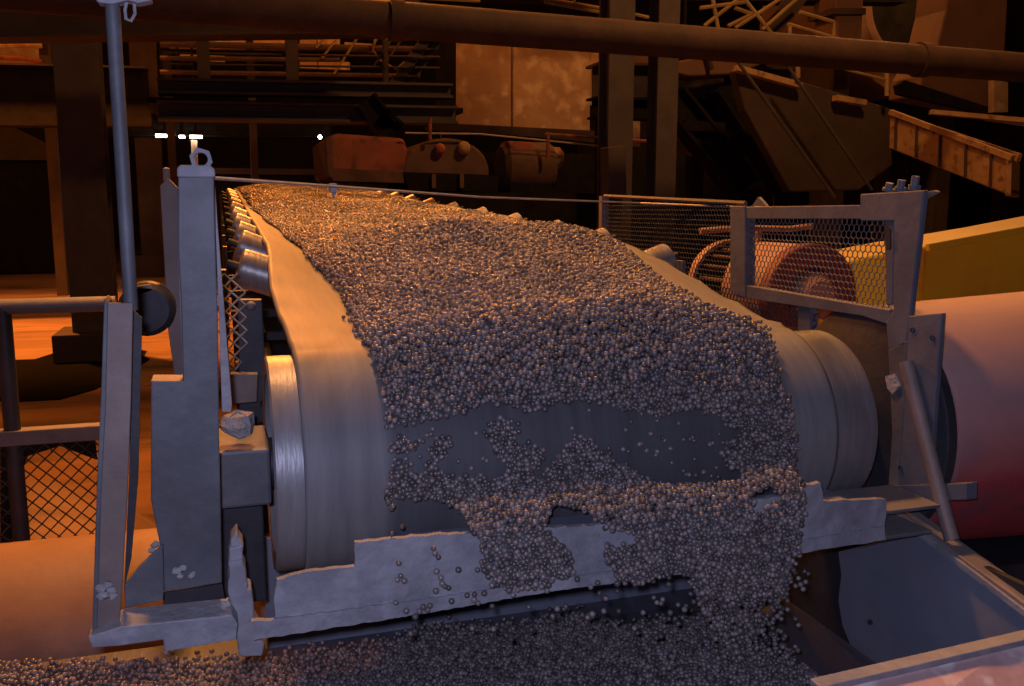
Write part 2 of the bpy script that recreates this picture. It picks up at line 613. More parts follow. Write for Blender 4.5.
# ---------------------------------------------------------------- left frame
post = thing('channel_post', (-0.05, 1.56, 0.6), 'tall grey steel channel post with a hex nut on its top', 'post')
YP = 1.55
poly = [(178, 177), (214, 176), (215, 230), (218, 320), (219, 430), (221, 520), (222, 583), (190, 588), (164, 592), (160, 545), (151, 500), (151, 381), (183, 381), (181, 300), (178, 250)]
MB().prism(polyY(poly, YP), (0, 0.012, 0)).build('web', M_post, post, bevel=0.002)
MB().prism(polyY([(215, 186), (218, 230), (232, 405), (231, 412), (222, 412), (219, 320), (215.5, 230)], 1.60), (0, 0.05, 0)).build('flange', M_lip, post, bevel=0.001)
MB().prism(polyY([(178, 250), (180, 250), (185, 381), (155, 383), (154, 500), (163, 545), (160, 545), (151, 500), (151, 381), (183, 381)], 1.565), (0, 0.06, 0)).build('flange', M_post, post)
cp = MB().prism(polyY([(177, 168), (180, 165), (210, 165), (215, 170), (215, 177), (177, 177)], YP - 0.004), (0, 0.07, 0)).build('cap', M_lip, post, bevel=0.002)
c = at(201, 159, YP + 0.01)
nut = MB()
ro, ri = 0.0185, 0.0105
vs = []
for yy in (0, 0.024):
    for k in range(24):
        t = 2 * PI * k / 24
        rr = ro * math.cos(PI / 6) / math.cos(((t + 0.3) % (PI / 3)) - PI / 6)
        vs.append((c.x + rr * math.cos(t), c.y + yy, c.z + rr * math.sin(t)))
    for k in range(24):
        t = 2 * PI * k / 24
        vs.append((c.x + ri * math.cos(t), c.y + yy, c.z + ri * math.sin(t)))
fs = []
for k in range(24):
    k2 = (k + 1) % 24
    fs += [(k, k2, 24 + k2, 24 + k), (48 + k, 72 + k, 72 + k2, 48 + k2), (k, 48 + k, 48 + k2, k2), (24 + k, 24 + k2, 72 + k2, 72 + k)]
nut.add(vs, fs).build('hex_nut', M_lip, cp)
# gusset at the post's foot
MB().prism(polyY([(163, 545), (140, 566), (124, 586), (125, 609), (163, 600), (164, 590)], 1.53), (0, 0.012, 0)).build('gusset', M_post, post, bevel=0.002)
MB().prism(polyY([(163, 592), (222, 583), (230, 630), (163, 640)], 1.62), (0, 0.02, 0)).build('base_plate', M_dark, post)

rp = thing('rear_post', (-0.1, 2.3, 0.6), 'slim purplish steel post standing behind the tall channel post', 'post')
MB().prism(polyY([(160, 186), (168, 178), (178, 188), (186, 400), (178, 400), (168, 330)], 2.3), (0, 0.05, 0)).box((at(180, 400, 2.3).x - .03, 2.3, 0), (at(180, 400, 2.3).x + .02, 2.35, at(180, 400, 2.3).z + .02)).build('upright', M_angle, rp, bevel=0.002)
b_ = at(166, 176, 2.3)
MB().lathe([(0, 0.008), (0.03, 0.008), (0.034, 0.0)], (b_.x, b_.y + .02, b_.z - 0.012), 'Z', 12).build('bolt', M_angle, rp)

ap = thing('angle_post', (-0.16, 1.48, 0.6), 'brown grey angle iron post on a dusty foot plate, below the thin lamp pole', 'post')
YA = 1.48
MB().prism(polyY([(106, 303), (133, 303), (131, 400), (127, 500), (122, 590), (119, 628), (96, 634), (100, 500), (104, 400)], YA), (0, 0.008, 0)).build('face', M_angle, ap, bevel=0.0015)
MB().prism(polyY([(104, 298), (108, 303), (106, 400), (101, 500), (97, 634), (92, 634), (97, 480), (101, 390)], YA - 0.003), (0, 0.06, 0)).build('side_flange', M_post, ap, bevel=0.0015)
MB().prism(polyY([(133, 310), (142, 318), (138, 480), (131, 560), (124, 590), (129, 480)], YA + 0.05), (0, 0.008, 0)).build('stiffener', M_dark, ap)
MB().prism(polyY([(88, 637), (120, 627), (232, 615), (238, 624), (236, 640), (165, 652), (163, 640), (120, 646), (92, 648)], 1.455), (0, 0.07, 0)).build('foot_plate', M_lip, ap, bevel=0.002)

lump = MB()
random.seed(3)
for px, py, r in ((101, 588, .008), (106, 586, .009), (111, 590, .008), (103, 596, .009), (113, 596, .007), (138, 578, .007), (134, 582, .009), (176, 571, .008), (183, 568, .007), (180, 576, .006), (192, 575, .007), (161, 622, .006), (173, 620, .007), (195, 616, .006), (155, 545, .008), (152, 550, .006), (225, 605, .008), (229, 600, .006)):
    Y = 1.475 if px < 125 or py > 600 else 1.54
    p = at(px, py, Y)
    lump.sphere(p, r, 8, (1, .7, .8), 0.25)
tag(lump.build('dust_clumps', M_rock, smooth=True), 'pale clumps of ore dust caked on the steel posts and their foot plate', 'dust', kind='stuff')

fp = thing('caked_support', (0.03, 1.47, 0.6), 'short flaky dust caked upright joining the foot plate and the pale lip beam', 'bracket')
MB().prism(polyY(ragged([(230, 540), (237, 533), (243, 546), (244, 562), (247, 570), (247, 588), (252, 590), (254, 620), (260, 628), (264, 645), (262, 656), (240, 658), (236, 640), (233, 612), (228, 598), (229, 570)], 6, 1.2), 1.50), (0, 0.05, 0)).build('plate', M_lip, fp, bevel=0.003)
MB().prism(polyY([(229, 548), (242, 546), (243, 560), (230, 562)], 1.495), (0, 0.02, 0)).build('clip', M_lip, fp, bevel=0.002)

# thin pole with its fitting at the top
lp = thing('lamp_pole', at(130, 305, 1.50), 'thin grey pole rising from the top of the angle iron post', 'pole')
MB().tube([at(131, 310, 1.50), at(122, 160, 1.50), at(112, 0, 1.50), at(109, -60, 1.50)], 0.0105, 14).build('tube', M_post, lp, smooth=True)
MB().prism(polyY([(93, -4), (150, -6), (152, 0), (138, 3), (128, 0), (112, 4), (98, 2)], 1.485), (0, 0.03, 0)).build('fitting', M_lip, lp, bevel=0.002)
MB().tube([at(127, 0, 1.5), at(125, 10, 1.5), at(126, 19, 1.5), at(131, 21, 1.5), at(135, 14, 1.5), at(134, 0, 1.5)], 0.0025, 6).build('hook', M_lip, lp, smooth=True)

# round housing behind the angle post
hb = thing('round_housing', at(148, 310, 2.2), 'dark blue grey round housing hung between angle post and channel post', 'housing')
c = at(146, 310, 2.2)
MB().lathe([(0, 0.0), (0, 0.05), (0.012, 0.062), (0.07, 0.062), (0.085, 0.045), (0.085, 0)], (c.x, c.y, c.z), 'Y', 28).build('shell', M_dark, hb, smooth=True)
MB().bar((c.x, 2.24, c.z), (at(170, 330, 2.3).x, 2.31, c.z - .02), .03, .03).build('arm', M_dark, hb)
MB().prism(polyY([(132, 287), (150, 284), (154, 291), (138, 296)], 2.2), (0, 0.08, 0)).build('cover', M_angle, hb, bevel=0.003)

# ---------------------------------------------------------------- hand rail
hr = thing('guard_rail', (-0.6, 3.3, 0.0), 'grey walkway hand rail with a mesh infill at the left edge', 'railing')
YR = 3.3
zt = at(0, 307, YR).z
MB().tube([(-2.2, YR, zt), (-0.35, YR, zt)], 0.026, 14).build('top_rail', M_post, hr, smooth=True)
for px in (10,):
    c = at(px, 400, YR)
    MB().tube([(c.x, YR, 0), (c.x, YR, zt)], 0.026, 14).build('upright', M_dark, hr, smooth=True)
    MB().tube([(c.x - 1.3, YR, 0), (c.x - 1.3, YR, zt)], 0.026, 14).build('upright', M_dark, hr, smooth=True)
zk = at(0, 432, YR).z
MB().box((-2.2, YR - 0.03, zk - 0.045), (-0.37, YR + 0.03, zk + 0.005)).build('kick_board', M_post, hr, bevel=0.003)
zb = at(0, 548, YR).z
dm = MB()
diamond_mesh(dm, lambda u, v: Vector((u, YR - 0.01 + 0.004 * math.sin(u * 90 + v * 70), v)), -2.2, -0.37, zb - .1, zk - 0.04, 0.05, 0.0024)
dm.build('wire_mesh', M_darkwire, hr)
MB().prism(polyY([(0, 438), (95, 438), (97, 460), (60, 446), (28, 456), (22, 470), (26, 540), (0, 545)], YR + 0.05), (0, 0.01, 0)).build('torn_sheet', M_black, hr)

# spilled ore in the walkway behind the rail
mo = MB()
gx, gy = 28, 14
vs = []
for j in range(gy + 1):
    for i in range(gx + 1):
        x = -2.6 + 2.2 * i / gx; y = 3.5 + 1.9 * j / gy
        e_ = math.sin(PI * i / gx) * math.sin(PI * j / gy)
        vs.append((x, y, 0.0 + 0.62 * e_ ** 0.7 * (0.85 + 0.3 * math.sin(x * 3 + y * 2)) if e_ > 0 else -0.02))
mo.add(vs, [(j * (gx + 1) + i, j * (gx + 1) + i + 1, (j + 1) * (gx + 1) + i + 1, (j + 1) * (gx + 1) + i) for j in range(gy) for i in range(gx)])
tag(mo.build('ore_dust_mound', M_floor, smooth=True), 'smooth mound of ore dust piled behind the hand rail mesh', 'dust mound', kind='stuff')

# ---------------------------------------------------------------- orange lit pipe behind the left posts
pp = thing('dusty_pipe', (-0.6, 2.75, 0.0), 'fat dust covered horizontal pipe low behind the two left posts', 'pipe')
MB().lathe([(-3.0, 0.0), (-3.0, 0.30), (0.10, 0.30), (0.12, 0.27), (0.12, 0.0)], (0, 2.75, 0.50), 'X', 64).build('shell', M_rusty_pipe, pp, smooth=True)
MB().lathe([(-0.02, 0.301), (-0.02, 0.312), (0.03, 0.312), (0.03, 0.301)], (0, 2.75, 0.50), 'X', 64).build('band', M_rusty_pipe, pp, smooth=True)
for x in (-2.2, -0.3):
    MB().box((x - .06, 2.6, 0), (x + .06, 2.9, 0.3)).build('saddle', M_dark, pp)

# ---------------------------------------------------------------- lip beam under the pulley
YL = 1.45
lb = thing('lip_beam', (0.7, YL, 0.6), 'long pale dusty steel lip beam running along the front of the pulley', 'beam')
poly = [(252, 622), (275, 620), (274, 600), (277, 580), (300, 573), (345, 568), (354, 566), (355, 543), (420, 536), (520, 530), (640, 522), (720, 505), (796, 494), (800, 487), (806, 485), (821, 483), (823, 501), (886, 499), (885, 540), (800, 553), (690, 573), (560, 590), (420, 614), (275, 637), (254, 640)]
MB().prism(polyY(ragged(poly), YL), (0, 0.012, 0)).build('face_plate', M_lip, lb)
zl = at(500, 532, YL).z
MB().box((0.225, YL + 0.012, 1.150), (1.20, YL + 0.115, 1.160)).build('ledge', M_chute, lb, bevel=0.002)
a = polyY(ragged([(272, 620), (420, 600), (690, 560), (884, 527), (885, 540), (800, 553), (690, 573), (560, 590), (420, 614), (275, 637)]), YL - 0.006)
MB().prism(a, (0, 0.006, 0)).build('bottom_strip', M_lip, lb)
MB().box((1.18, YL + 0.012, 1.07), (1.40, YL + 0.14, 1.078)).build('end_shelf', M_post, lb, bevel=0.002)
MB().box((1.18, YL + 0.012, 1.125), (1.42, YL + 0.16, 1.133)).build('end_shelf', M_post, lb, bevel=0.002)

# ---------------------------------------------------------------- discharge chute
ch = thing('chute_side_plate', (1.43, 1.6, 0.0), 'large smooth blue grey chute side plate under the right end of the pulley', 'chute plate')
poly = [atx(px, py, 1.43) for px, py in ((886, 540), (838, 552), (841, 575), (838, 600), (842, 625), (852, 650), (866, 672), (870, 720), (1060, 760), (1060, 632), (1024, 604), (960, 556), (893, 506))]
MB().prism(poly, (0.012, 0, 0)).build('liner', M_chute, ch, bevel=0.002)
MB().bar(atx(886, 500, 1.45), atx(1100, 655, 1.45), 0.05, 0.022).build('top_flange', M_angle, ch, bevel=0.003)
MB().bar(atx(893, 512, 1.425), atx(1100, 668, 1.425), 0.014, 0.012).build('edge_strip', M_lip, ch)
MB().box((1.445, 1.2, 0.0), (1.46, 2.0, 1.03)).build('outer_plate', M_dark, ch)
bolt = atx(871, 622, 1.43)
MB().lathe([(0, 0.006), (-0.006, 0.006), (-0.008, 0)], (bolt.x, bolt.y, bolt.z), 'X', 10).build('bolt', M_dark, ch)
cf = thing('chute_front_plate', (1.3, 1.3, 0.0), 'chute front plate with pink light and white glints painted on, in the lower right corner', 'chute plate')
MB().prism([at(820, 688, 1.18), at(1024, 641, 1.18), at(1130, 615, 1.18), at(1130, 740, 1.02), at(820, 790, 1.02)], (0, 0.012, 0)).build('plate', M_pink, cf, bevel=0.002)
MB().bar(at(815, 686, 1.182), at(1130, 613, 1.182), 0.03, 0.012, (0, 0, 1)).build('rim', M_lip, cf, bevel=0.002)
cb = thing('chute_back_plate', (0.7, 2.05, 0.0), 'dark blue grey chute back plate between lip beam and lower pellets', 'chute plate')
MB().box((0.06, 2.06, 0.55), (1.25, 2.075, 1.0)).build('plate', M_chute, cb, bevel=0.002)
MB().box((0.06, 2.075, 0.975), (1.25, 2.11, 0.995)).build('stiffener', M_dark, cb)
MB().prism([(1.24, 2.0, 0.6), (1.40, 1.95, 0.6), (1.36, 2.0, 1.02), (1.24, 2.05, 1.02)], (0, 0.015, 0)).build('liner', M_rustbody, cb)
for x in (0.1, 1.2):
    MB().box((x - .03, 2.075, 0), (x + .03, 2.13, 0.97)).build('leg', M_dark, cb)
lbel = thing('lower_belt', (0.5, 1.6, 0.0), 'lower cross belt catching the spilled pellets below the lip beam', 'conveyor belt')
MB().prism([(-3, 2.12, .745), (-3, 2.0, .715), (-3, 1.1, .70), (-3, 0.95, .78), (-3, .95, .765), (-3, 1.1, .685), (-3, 2.0, .70), (-3, 2.12, .73)], (4.40, 0, 0)).build('belt', M_bare, lbel)
for x in (-1.6, -0.4, 0.8):
    MB().box((x - .03, 1.0, 0.0), (x + .03, 1.06, 0.69)).build('leg', M_dark, lbel)
    MB().box((x - .03, 2.0, 0.0), (x + .03, 2.04, 0.69)).build('leg', M_dark, lbel)

# ---------------------------------------------------------------- pellets
D = 0.0102
PR = D / 2


def make_pellet_mesh(sub=2):
    me = bpy.data.meshes.new('pellet')
    bm = bmesh.new()
    bmesh.ops.create_icosphere(bm, subdivisions=sub, radius=1.0)
    for v in bm.verts:
        v.co *= 1 + 0.05 * math.sin(v.co.x * 5 + 1) * math.cos(v.co.y * 4 - 2)
    bm.to_mesh(me)
    bm.free()
    me.polygons.foreach_set('use_smooth', [True] * len(me.polygons))
    me.materials.append(M_pel)
    return me


PELLET = make_pellet_mesh()
proto = bpy.data.objects.new('pellet', PELLET)   # becomes the first loose pellet


def gn_tree():
    ng = bpy.data.node_groups.new('pellet_scatter', 'GeometryNodeTree')
    ng.interface.new_socket('Geometry', in_out='INPUT', socket_type='NodeSocketGeometry')
    ng.interface.new_socket('Geometry', in_out='OUTPUT', socket_type='NodeSocketGeometry')
    N, L = ng.nodes, ng.links
    gi = N.new('NodeGroupInput'); go = N.new('NodeGroupOutput')
    na = N.new('GeometryNodeInputNamedAttribute'); na.data_type = 'FLOAT'
    na.inputs['Name'].default_value = 'psize'
    cmp = N.new('FunctionNodeCompare'); cmp.data_type = 'FLOAT'; cmp.operation = 'GREATER_THAN'
    cmp.inputs[1].default_value = 1e-5
    L.new(na.outputs[0], cmp.inputs[0])
    ico = N.new('GeometryNodeMeshIcoSphere')
    ico.inputs['Radius'].default_value = 1.0
    ico.inputs['Subdivisions'].default_value = 3
    sm = N.new('GeometryNodeSetShadeSmooth')
    st = N.new('GeometryNodeSetMaterial')
    st.inputs['Material'].default_value = M_pel
    L.new(ico.outputs['Mesh'], sm.inputs[0]); L.new(sm.outputs[0], st.inputs[0])
    m2p = N.new('GeometryNodeMeshToPoints')
    L.new(gi.outputs[0], m2p.inputs['Mesh'])
    L.new(cmp.outputs[0], m2p.inputs['Selection'])
    iop = N.new('GeometryNodeInstanceOnPoints')
    L.new(m2p.outputs[0], iop.inputs['Points'])
    L.new(st.outputs[0], iop.inputs['Instance'])
    na2 = N.new('GeometryNodeInputNamedAttribute'); na2.data_type = 'FLOAT'
    na2.inputs['Name'].default_value = 'psize'
    cx = N.new('ShaderNodeCombineXYZ')
    for i in range(3):
        L.new(na2.outputs[0], cx.inputs[i])
    L.new(cx.outputs[0], iop.inputs['Scale'])
    jn = N.new('GeometryNodeJoinGeometry')
    L.new(iop.outputs[0], jn.inputs[0])
    L.new(gi.outputs[0], jn.inputs[0])
    L.new(jn.outputs[0], go.inputs[0])
    return ng


GN = gn_tree()


def stuff_pellets(name, pts, sizes, label, surf=None, surf_mat=None):
    n = len(pts)
    me = bpy.data.meshes.new(name)
    sv, sf = surf if surf else ([], [])
    vs = [tuple(p) for p in sv] + [tuple(p) for p in pts]
    me.from_pydata(vs, [], sf)
    at_ = me.attributes.new('psize', 'FLOAT', 'POINT')
    at_.data.foreach_set('value', np.concatenate([np.zeros(len(sv)), sizes]).astype(np.float32))
    me.materials.append(surf_mat or M_bare)
    if sf:
        me.polygons.foreach_set('use_smooth', [True] * len(sf))
    o = bpy.data.objects.new(name, me)
    COL.objects.link(o)
    md = o.modifiers.new('scatter', 'NODES')
    md.node_group = GN
    tag(o, label, 'pellets', kind='stuff')
    return o


def hexgrid(a0, a1, b0, b1, d, jit=0.28):
    """jittered hexagonal grid of (a, b)."""
    na = int((a1 - a0) / d) + 1
    nb = int((b1 - b0) / (d * 0.87)) + 1
    A, B = np.meshgrid(np.arange(na), np.arange(nb))
    a = a0 + A * d + (B % 2) * d / 2
    b = b0 + B * d * 0.87
    a = a + rng.uniform(-jit, jit, a.shape) * d
    b = b + rng.uniform(-jit, jit, b.shape) * d
    return a.ravel(), b.ravel()


def wave(x, y, s=1.0):
    x = x * s; y = y * s
    return (np.sin(5.1 * x + 2.3 * y + 1) + np.sin(-3.2 * x + 6.1 * y + 2.2) + 0.7 * np.sin(9.5 * x - 4.4 * y) + 0.5 * np.sin(13 * x + 11 * y + .5)) / 3.2


# --- the load on the carrying run
def load_edges(Y):
    l = 0.272 - 0.035 * sstep(2.1, 3.0, Y) - 0.075 * sstep(2.9, 5, Y)
    r = 1.105 + 0.05 * sstep(1.8, 2.1, Y) + 0.035 * sstep(2.1, 2.6, Y)
    return l + 0.010 * np.sin(Y * 9), r + 0.008 * np.sin(Y * 7 + 1)


def belt_z(X, Y):
    ang = np.radians(TROUGH) * sstep(1.7, 2.75, Y)
    a = np.maximum(np.abs(X - XC) - 0.22, 0)
    return PZ + RB + SLOPE * (Y - PY) + a * np.tan(ang)


def load_z(X, Y):
    l, r = load_edges(Y)
    t = np.clip((X - l) / (r - l), 0, 1)
    H = 0.055 + 0.02 * sstep(1.85, 2.3, Y) - 0.055 * sstep(2.5, 3.6, Y)
    shape = (4 * t * (1 - t)) ** 0.6
    lump = 0.040 * wave(X, Y, 0.9) + 0.012 * wave(X + 3, Y * 1.1, 2.3)
    base = belt_z(X, Y)
    # the heap is level across: the trough wings are filled
    zc = PZ + RB + SLOPE * (Y - PY)
    el, er = belt_z(l, Y), belt_z(r, Y)
    edge = el + (er - el) * t
    lv = edge + H * shape + lump * shape
    return np.maximum(base, lv), l, r


LX, LY = [], []
for (y0, y1, d) in ((1.80, 4.3, D), (4.3, YEND, D * 1.25)):
    a, b = hexgrid(0.1, 1.25, y0, y1, d)
    LX.append(a); LY.append(b)
LX = np.concatenate(LX); LY = np.concatenate(LY)
z, l, r = load_z(LX, LY)
k = (LX > l + rng.normal(0, .006, LX.shape)) & (LX < r + rng.normal(0, .006, LX.shape))
LX, LY, z = LX[k], LY[k], z[k]
top = z + PR * 0.6 + rng.uniform(-0.25, 0.25, z.shape) * D
P1 = np.stack([LX, LY, top], 1)
# a sparse second layer breaks the grid up
a, b = hexgrid(0.1, 1.25, 1.8, 5.0, D * 2.1, 0.5)
z2, l, r = load_z(a, b)
k = (a > l + .01) & (a < r - .01)
P2 = np.stack([a[k], b[k], z2[k] + PR * 1.2 + rng.uniform(0, .4, k.sum()) * D], 1)
P1 = np.concatenate([P1, P2])
S1 = PR * rng.uniform(0.82, 1.16, len(P1))
# surface under them
nx, ny = 60, 160
sv = []
for j in range(ny + 1):
    Y = 1.80 + (YEND - 1.80) * (j / ny)
    l, r = load_edges(Y)
    xs = np.linspace(float(l), float(r), nx + 1)
    zz, _, _ = load_z(xs, np.full(nx + 1, Y))
    bz = belt_z(xs, np.full(nx + 1, Y))
    for x_, z_, b_ in zip(xs, zz, bz):
        sv.append((x_, Y, max(z_ - 0.004, b_ + 0.0015)))
sf = [(j * (nx + 1) + i, j * (nx + 1) + i + 1, (j + 1) * (nx + 1) + i + 1, (j + 1) * (nx + 1) + i) for j in range(ny) for i in range(nx)]
stuff_pellets('pellet_load', P1, S1, 'thick load of iron ore pellets riding along the top of the conveyor belt', (sv, sf))

# --- pellets over the front of the pulley, on the ledge, over the lip and falling
BARE = [
    [(384, 428), (400, 424), (420, 421), (445, 419), (470, 409), (482, 401), (500, 405), (520, 409), (545, 408), (560, 404), (580, 400), (600, 400), (619, 409), (645, 413), (662, 417), (680, 412), (698, 409), (712, 414), (727, 424), (742, 433), (738, 440), (724, 443), (724, 458), (738, 470), (741, 476), (732, 482), (700, 485), (669, 485), (640, 477), (622, 461), (596, 448), (580, 444), (560, 452), (548, 462), (545, 474), (500, 476), (440, 474), (384, 474)],
    [(394, 498), (425, 497), (450, 502), (462, 514), (470, 528), (480, 545), (380, 560), (384, 524)],
    [(551, 506), (565, 505), (585, 512), (600, 522), (606, 530), (625, 531), (637, 538), (634, 543), (616, 545), (604, 547), (600, 556), (608, 566), (618, 577), (618, 600), (560, 600), (548, 590), (551, 578), (562, 579), (574, 572), (572, 556), (564, 546), (554, 538), (550, 520)],
    [(748, 494), (770, 489), (787, 494), (780, 500), (766, 505), (764, 514), (755, 510), (754, 502)],
]
CLUSTER = [
    [(488, 421), (500, 418), (512, 422), (518, 432), (517, 444), (505, 448), (494, 452), (488, 440)],
    [(497, 446), (520, 443), (541, 446), (544, 460), (534, 474), (508, 476), (506, 462), (498, 455)],
    [(430, 445), (438, 436), (452, 440), (448, 452), (438, 462), (436, 474), (424, 474), (428, 458)],
    [(390, 446), (402, 437), (416, 443), (416, 450), (404, 452), (392, 452)],
    [(392, 460), (408, 462), (420, 474), (392, 474)],
    [(562, 450), (575, 436), (592, 440), (600, 450)],
]
COVER = [(330, 180), (344, 300), (366, 338), (381, 380), (387, 420), (386, 470), (388, 505), (390, 524), (380, 545), (455, 541), (470, 532), (480, 545), (483, 575), (497, 588), (515, 592), (530, 588), (548, 590), (556, 578), (575, 578), (604, 574), (612, 583), (640, 584), (655, 577), (680, 574), (690, 580), (702, 592), (722, 600), (760, 596), (786, 594), (793, 575), (799, 552), (803, 520), (806, 496), (800, 484), (794, 470), (797, 440), (790, 405), (775, 360), (775, 180)]


def over_masks(px, py, sx=0.0):
    m = in_poly(px, py, COVER)
    for b in BARE:
        m &= ~in_poly(px, py, b)
    for c_ in CLUSTER:
        m |= in_poly(px, py, c_)
    return m


FX, FS, FN, FT = [], [], [], []
pts_front, front_spare = [], []


def front_surface(s):
    """profile down the front, s = arc length from the top of the pulley: returns Y, Z, normal."""
    L1 = RB * math.radians(98)
    Y = np.empty_like(s); Z = np.empty_like(s); NY = np.empty_like(s); NZ = np.empty_like(s)
    a = s < L1
    t = s[a] / RB
    Y[a] = PY - RB * np.sin(t); Z[a] = PZ + RB * np.cos(t); NY[a] = -np.sin(t); NZ[a] = np.cos(t)
    y1, z1 = PY - RB * math.sin(L1 / RB), PZ + RB * math.cos(L1 / RB)
    y2, z2 = YL - 0.002, 1.198
    L2 = math.hypot(y2 - y1, z2 - z1)
    b = (s >= L1) & (s < L1 + L2)
    q = (s[b] - L1) / L2
    Y[b] = y1 + (y2 - y1) * q; Z[b] = z1 + (z2 - z1) * q
    nn = (-(z1 - z2) / L2, (y1 - y2) / L2)
    NY[b] = nn[0]; NZ[b] = nn[1]
    LC = 0.022                       # pellets rolling over the corner of the lip
    c_ = (s >= L1 + L2) & (s < L1 + L2 + LC)
    q = (s[c_] - L1 - L2) / LC
    ta, tb = math.atan2(nn[1], nn[0]), PI
    ang = ta + (tb - ta) * q
    Y[c_] = y2; Z[c_] = z2; NY[c_] = np.cos(ang); NZ[c_] = np.sin(ang)
    c_ = s >= L1 + L2 + LC
    q = s[c_] - L1 - L2 - LC
    Y[c_] = y2 - 0.03 * np.minimum(q / 0.3, 1); Z[c_] = z2 - q; NY[c_] = -1; NZ[c_] = 0
    return Y, Z, NY, NZ, L1, L1 + L2


for layer in range(3):
    a, s = hexgrid(0.24, 1.20, 0.0, 0.78, D * (0.95 if layer == 0 else 1.05))
    Y, Z, NY, NZ, L1, L2 = front_surface(s)
    top_z, _, _ = load_z(a, np.full(a.shape, PY))
    th = np.maximum(top_z - PZ - RB, 0) * (1 - sstep(0.0, 0.30, s)) + 0.008 * (1 + wave(a * 2, s * 3)) * sstep(0, .1, s)
    # thick where it lies over the drum; thin in the dribbles; the heap on the ledge is deep
    off = PR + th * (s < L1 - .12) + layer * D * 0.8 + rng.uniform(-0.3, 0.3, s.shape) * D
    ledge = (s >= L1 - .12)
    off = np.where(ledge, PR + layer * D * 0.8 + 0.008 * (1 + wave(a * 3, s * 4)) + rng.uniform(-.3, .3, s.shape) * D, off)
    Pn = np.stack([a, Y + NY * off, Z + NZ * off], 1)
    px, py, dz = project(Pn)
    m = over_masks(px + rng.normal(0, 1.5, px.shape), py + rng.normal(0, 1.5, px.shape))
    if layer:
        m &= rng.random(px.shape) < (0.75 if layer == 1 else 0.45)
    l, r = load_edges(1.8)
    m &= (a > l - .012 + rng.normal(0, .006, a.shape)) & (a < 1.135 + rng.normal(0, .006, a.shape))
    hang = s > L2 + 0.15
    m &= ~hang | (px > 660)
    pts_front.append(Pn[m])
PF = np.concatenate(pts_front)

# the falling stream at the right, from the lip to the lower heap
a = rng.uniform(0.80, 1.19, 5200)
q = rng.random(5200)
zz = 1.07 - 0.31 * q
yy = 1.435 + rng.normal(0, 0.018, 5200) + 0.10 * q
Ps = np.stack([a, yy, zz], 1)
px, py, dz = project(Ps)
STREAM = [(690, 572), (790, 560), (788, 600), (778, 625), (800, 652), (790, 672), (740, 668), (716, 640), (700, 606)]
k = in_poly(px, py, STREAM)
keepp = np.where(in_poly(px, py, [(752, 600), (806, 600), (806, 664), (758, 660)]), 0.18, 0.75)
k &= rng.random(px.shape) < keepp
PF = np.concatenate([PF, Ps[k]])


# --- lower heap
def lower_z(X, Y):
    z = 0.755 + 0.012 * wave(X * 1.6, Y * 2.0)
    z = z + 0.055 * np.exp(-((X - 0.95) / 0.25) ** 2 - ((Y - 1.62) / 0.22) ** 2)
    z = z + 0.05 * sstep(1.9, 2.06, Y) - 0.0 * X
    z = z - 0.09 * sstep(1.10, 1.32, X)
    return z


LOW = [(-5, 662), (60, 661), (150, 660), (240, 657), (290, 653), (328, 646), (370, 642), (404, 635), (421, 626), (450, 623), (503, 626), (531, 620), (581, 610), (600, 622), (625, 628), (650, 622), (675, 622), (700, 616), (725, 616), (750, 632), (765, 652), (790, 664), (815, 668), (822, 700), (-5, 700)]
a, b = hexgrid(-0.75, 1.30, 1.15, 2.05, D)
zl_ = lower_z(a, b)
P3 = np.stack([a, b, zl_ + PR * .6 + rng.uniform(-.35, .45, a.shape) * D], 1)
px, py, _ = project(P3)
k = (py > 690) | in_poly(px + rng.normal(0, 2, px.shape), py + rng.normal(0, 2, px.shape), LOW)
P3 = P3[k]
a, b = hexgrid(-0.7, 1.2, 1.2, 2.0, D * 2.2, .5)
P3b = np.stack([a, b, lower_z(a, b) + PR * 1.7], 1)
px, py, _ = project(P3b)
P3b = P3b[in_poly(px, py + 8, LOW)]
P3 = np.concatenate([P3, P3b])
gx, gy = 60, 30
sv = []
for j in range(gy + 1):
    for i in range(gx + 1):
        x = -0.8 + 2.1 * i / gx; y = 1.12 + 0.92 * j / gy
        sv.append((x, y, float(lower_z(np.array(x), np.array(y))) - 0.006 - (0.07 if i in (0, gx) or j in (0,) else 0)))
sf = [(j * (gx + 1) + i, j * (gx + 1) + i + 1, (j + 1) * (gx + 1) + i + 1, (j + 1) * (gx + 1) + i) for j in range(gy) for i in range(gx)]
keepf = []
for f in sf:
    c_ = np.mean([sv[i] for i in f], axis=0)
    qx, qy, _ = project(c_[None])
    if in_poly(qx, qy - 4, LOW)[0] or qy[0] > 690:
        keepf.append(f)
stuff_pellets('pellet_bed', P3, PR * rng.uniform(0.82, 1.16, len(P3)), 'bed of spilled pellets on the lower cross belt along the bottom of the photo', (sv, keepf))

# --- loose single pellets, each an object of its own
loose = []   # (position, which)


def on_front(px, py):
    """the point of the front surface under this pixel."""
    s = np.linspace(0.05, 0.62, 500)
    r_ = ray(px, py)
    Y, Z, NY, NZ, L1, L2 = front_surface(s)
    rz = CAMZ + r_[2] / r_[1] * Y
    d = np.abs(rz - Z)
    i = int(np.argmin(np.where(NY < 0.05, d, 9)))
    return np.array([r_[0] / r_[1] * Y[i], Y[i] + NY[i] * PR, Z[i] + NZ[i] * PR]), s[i], L1, L2


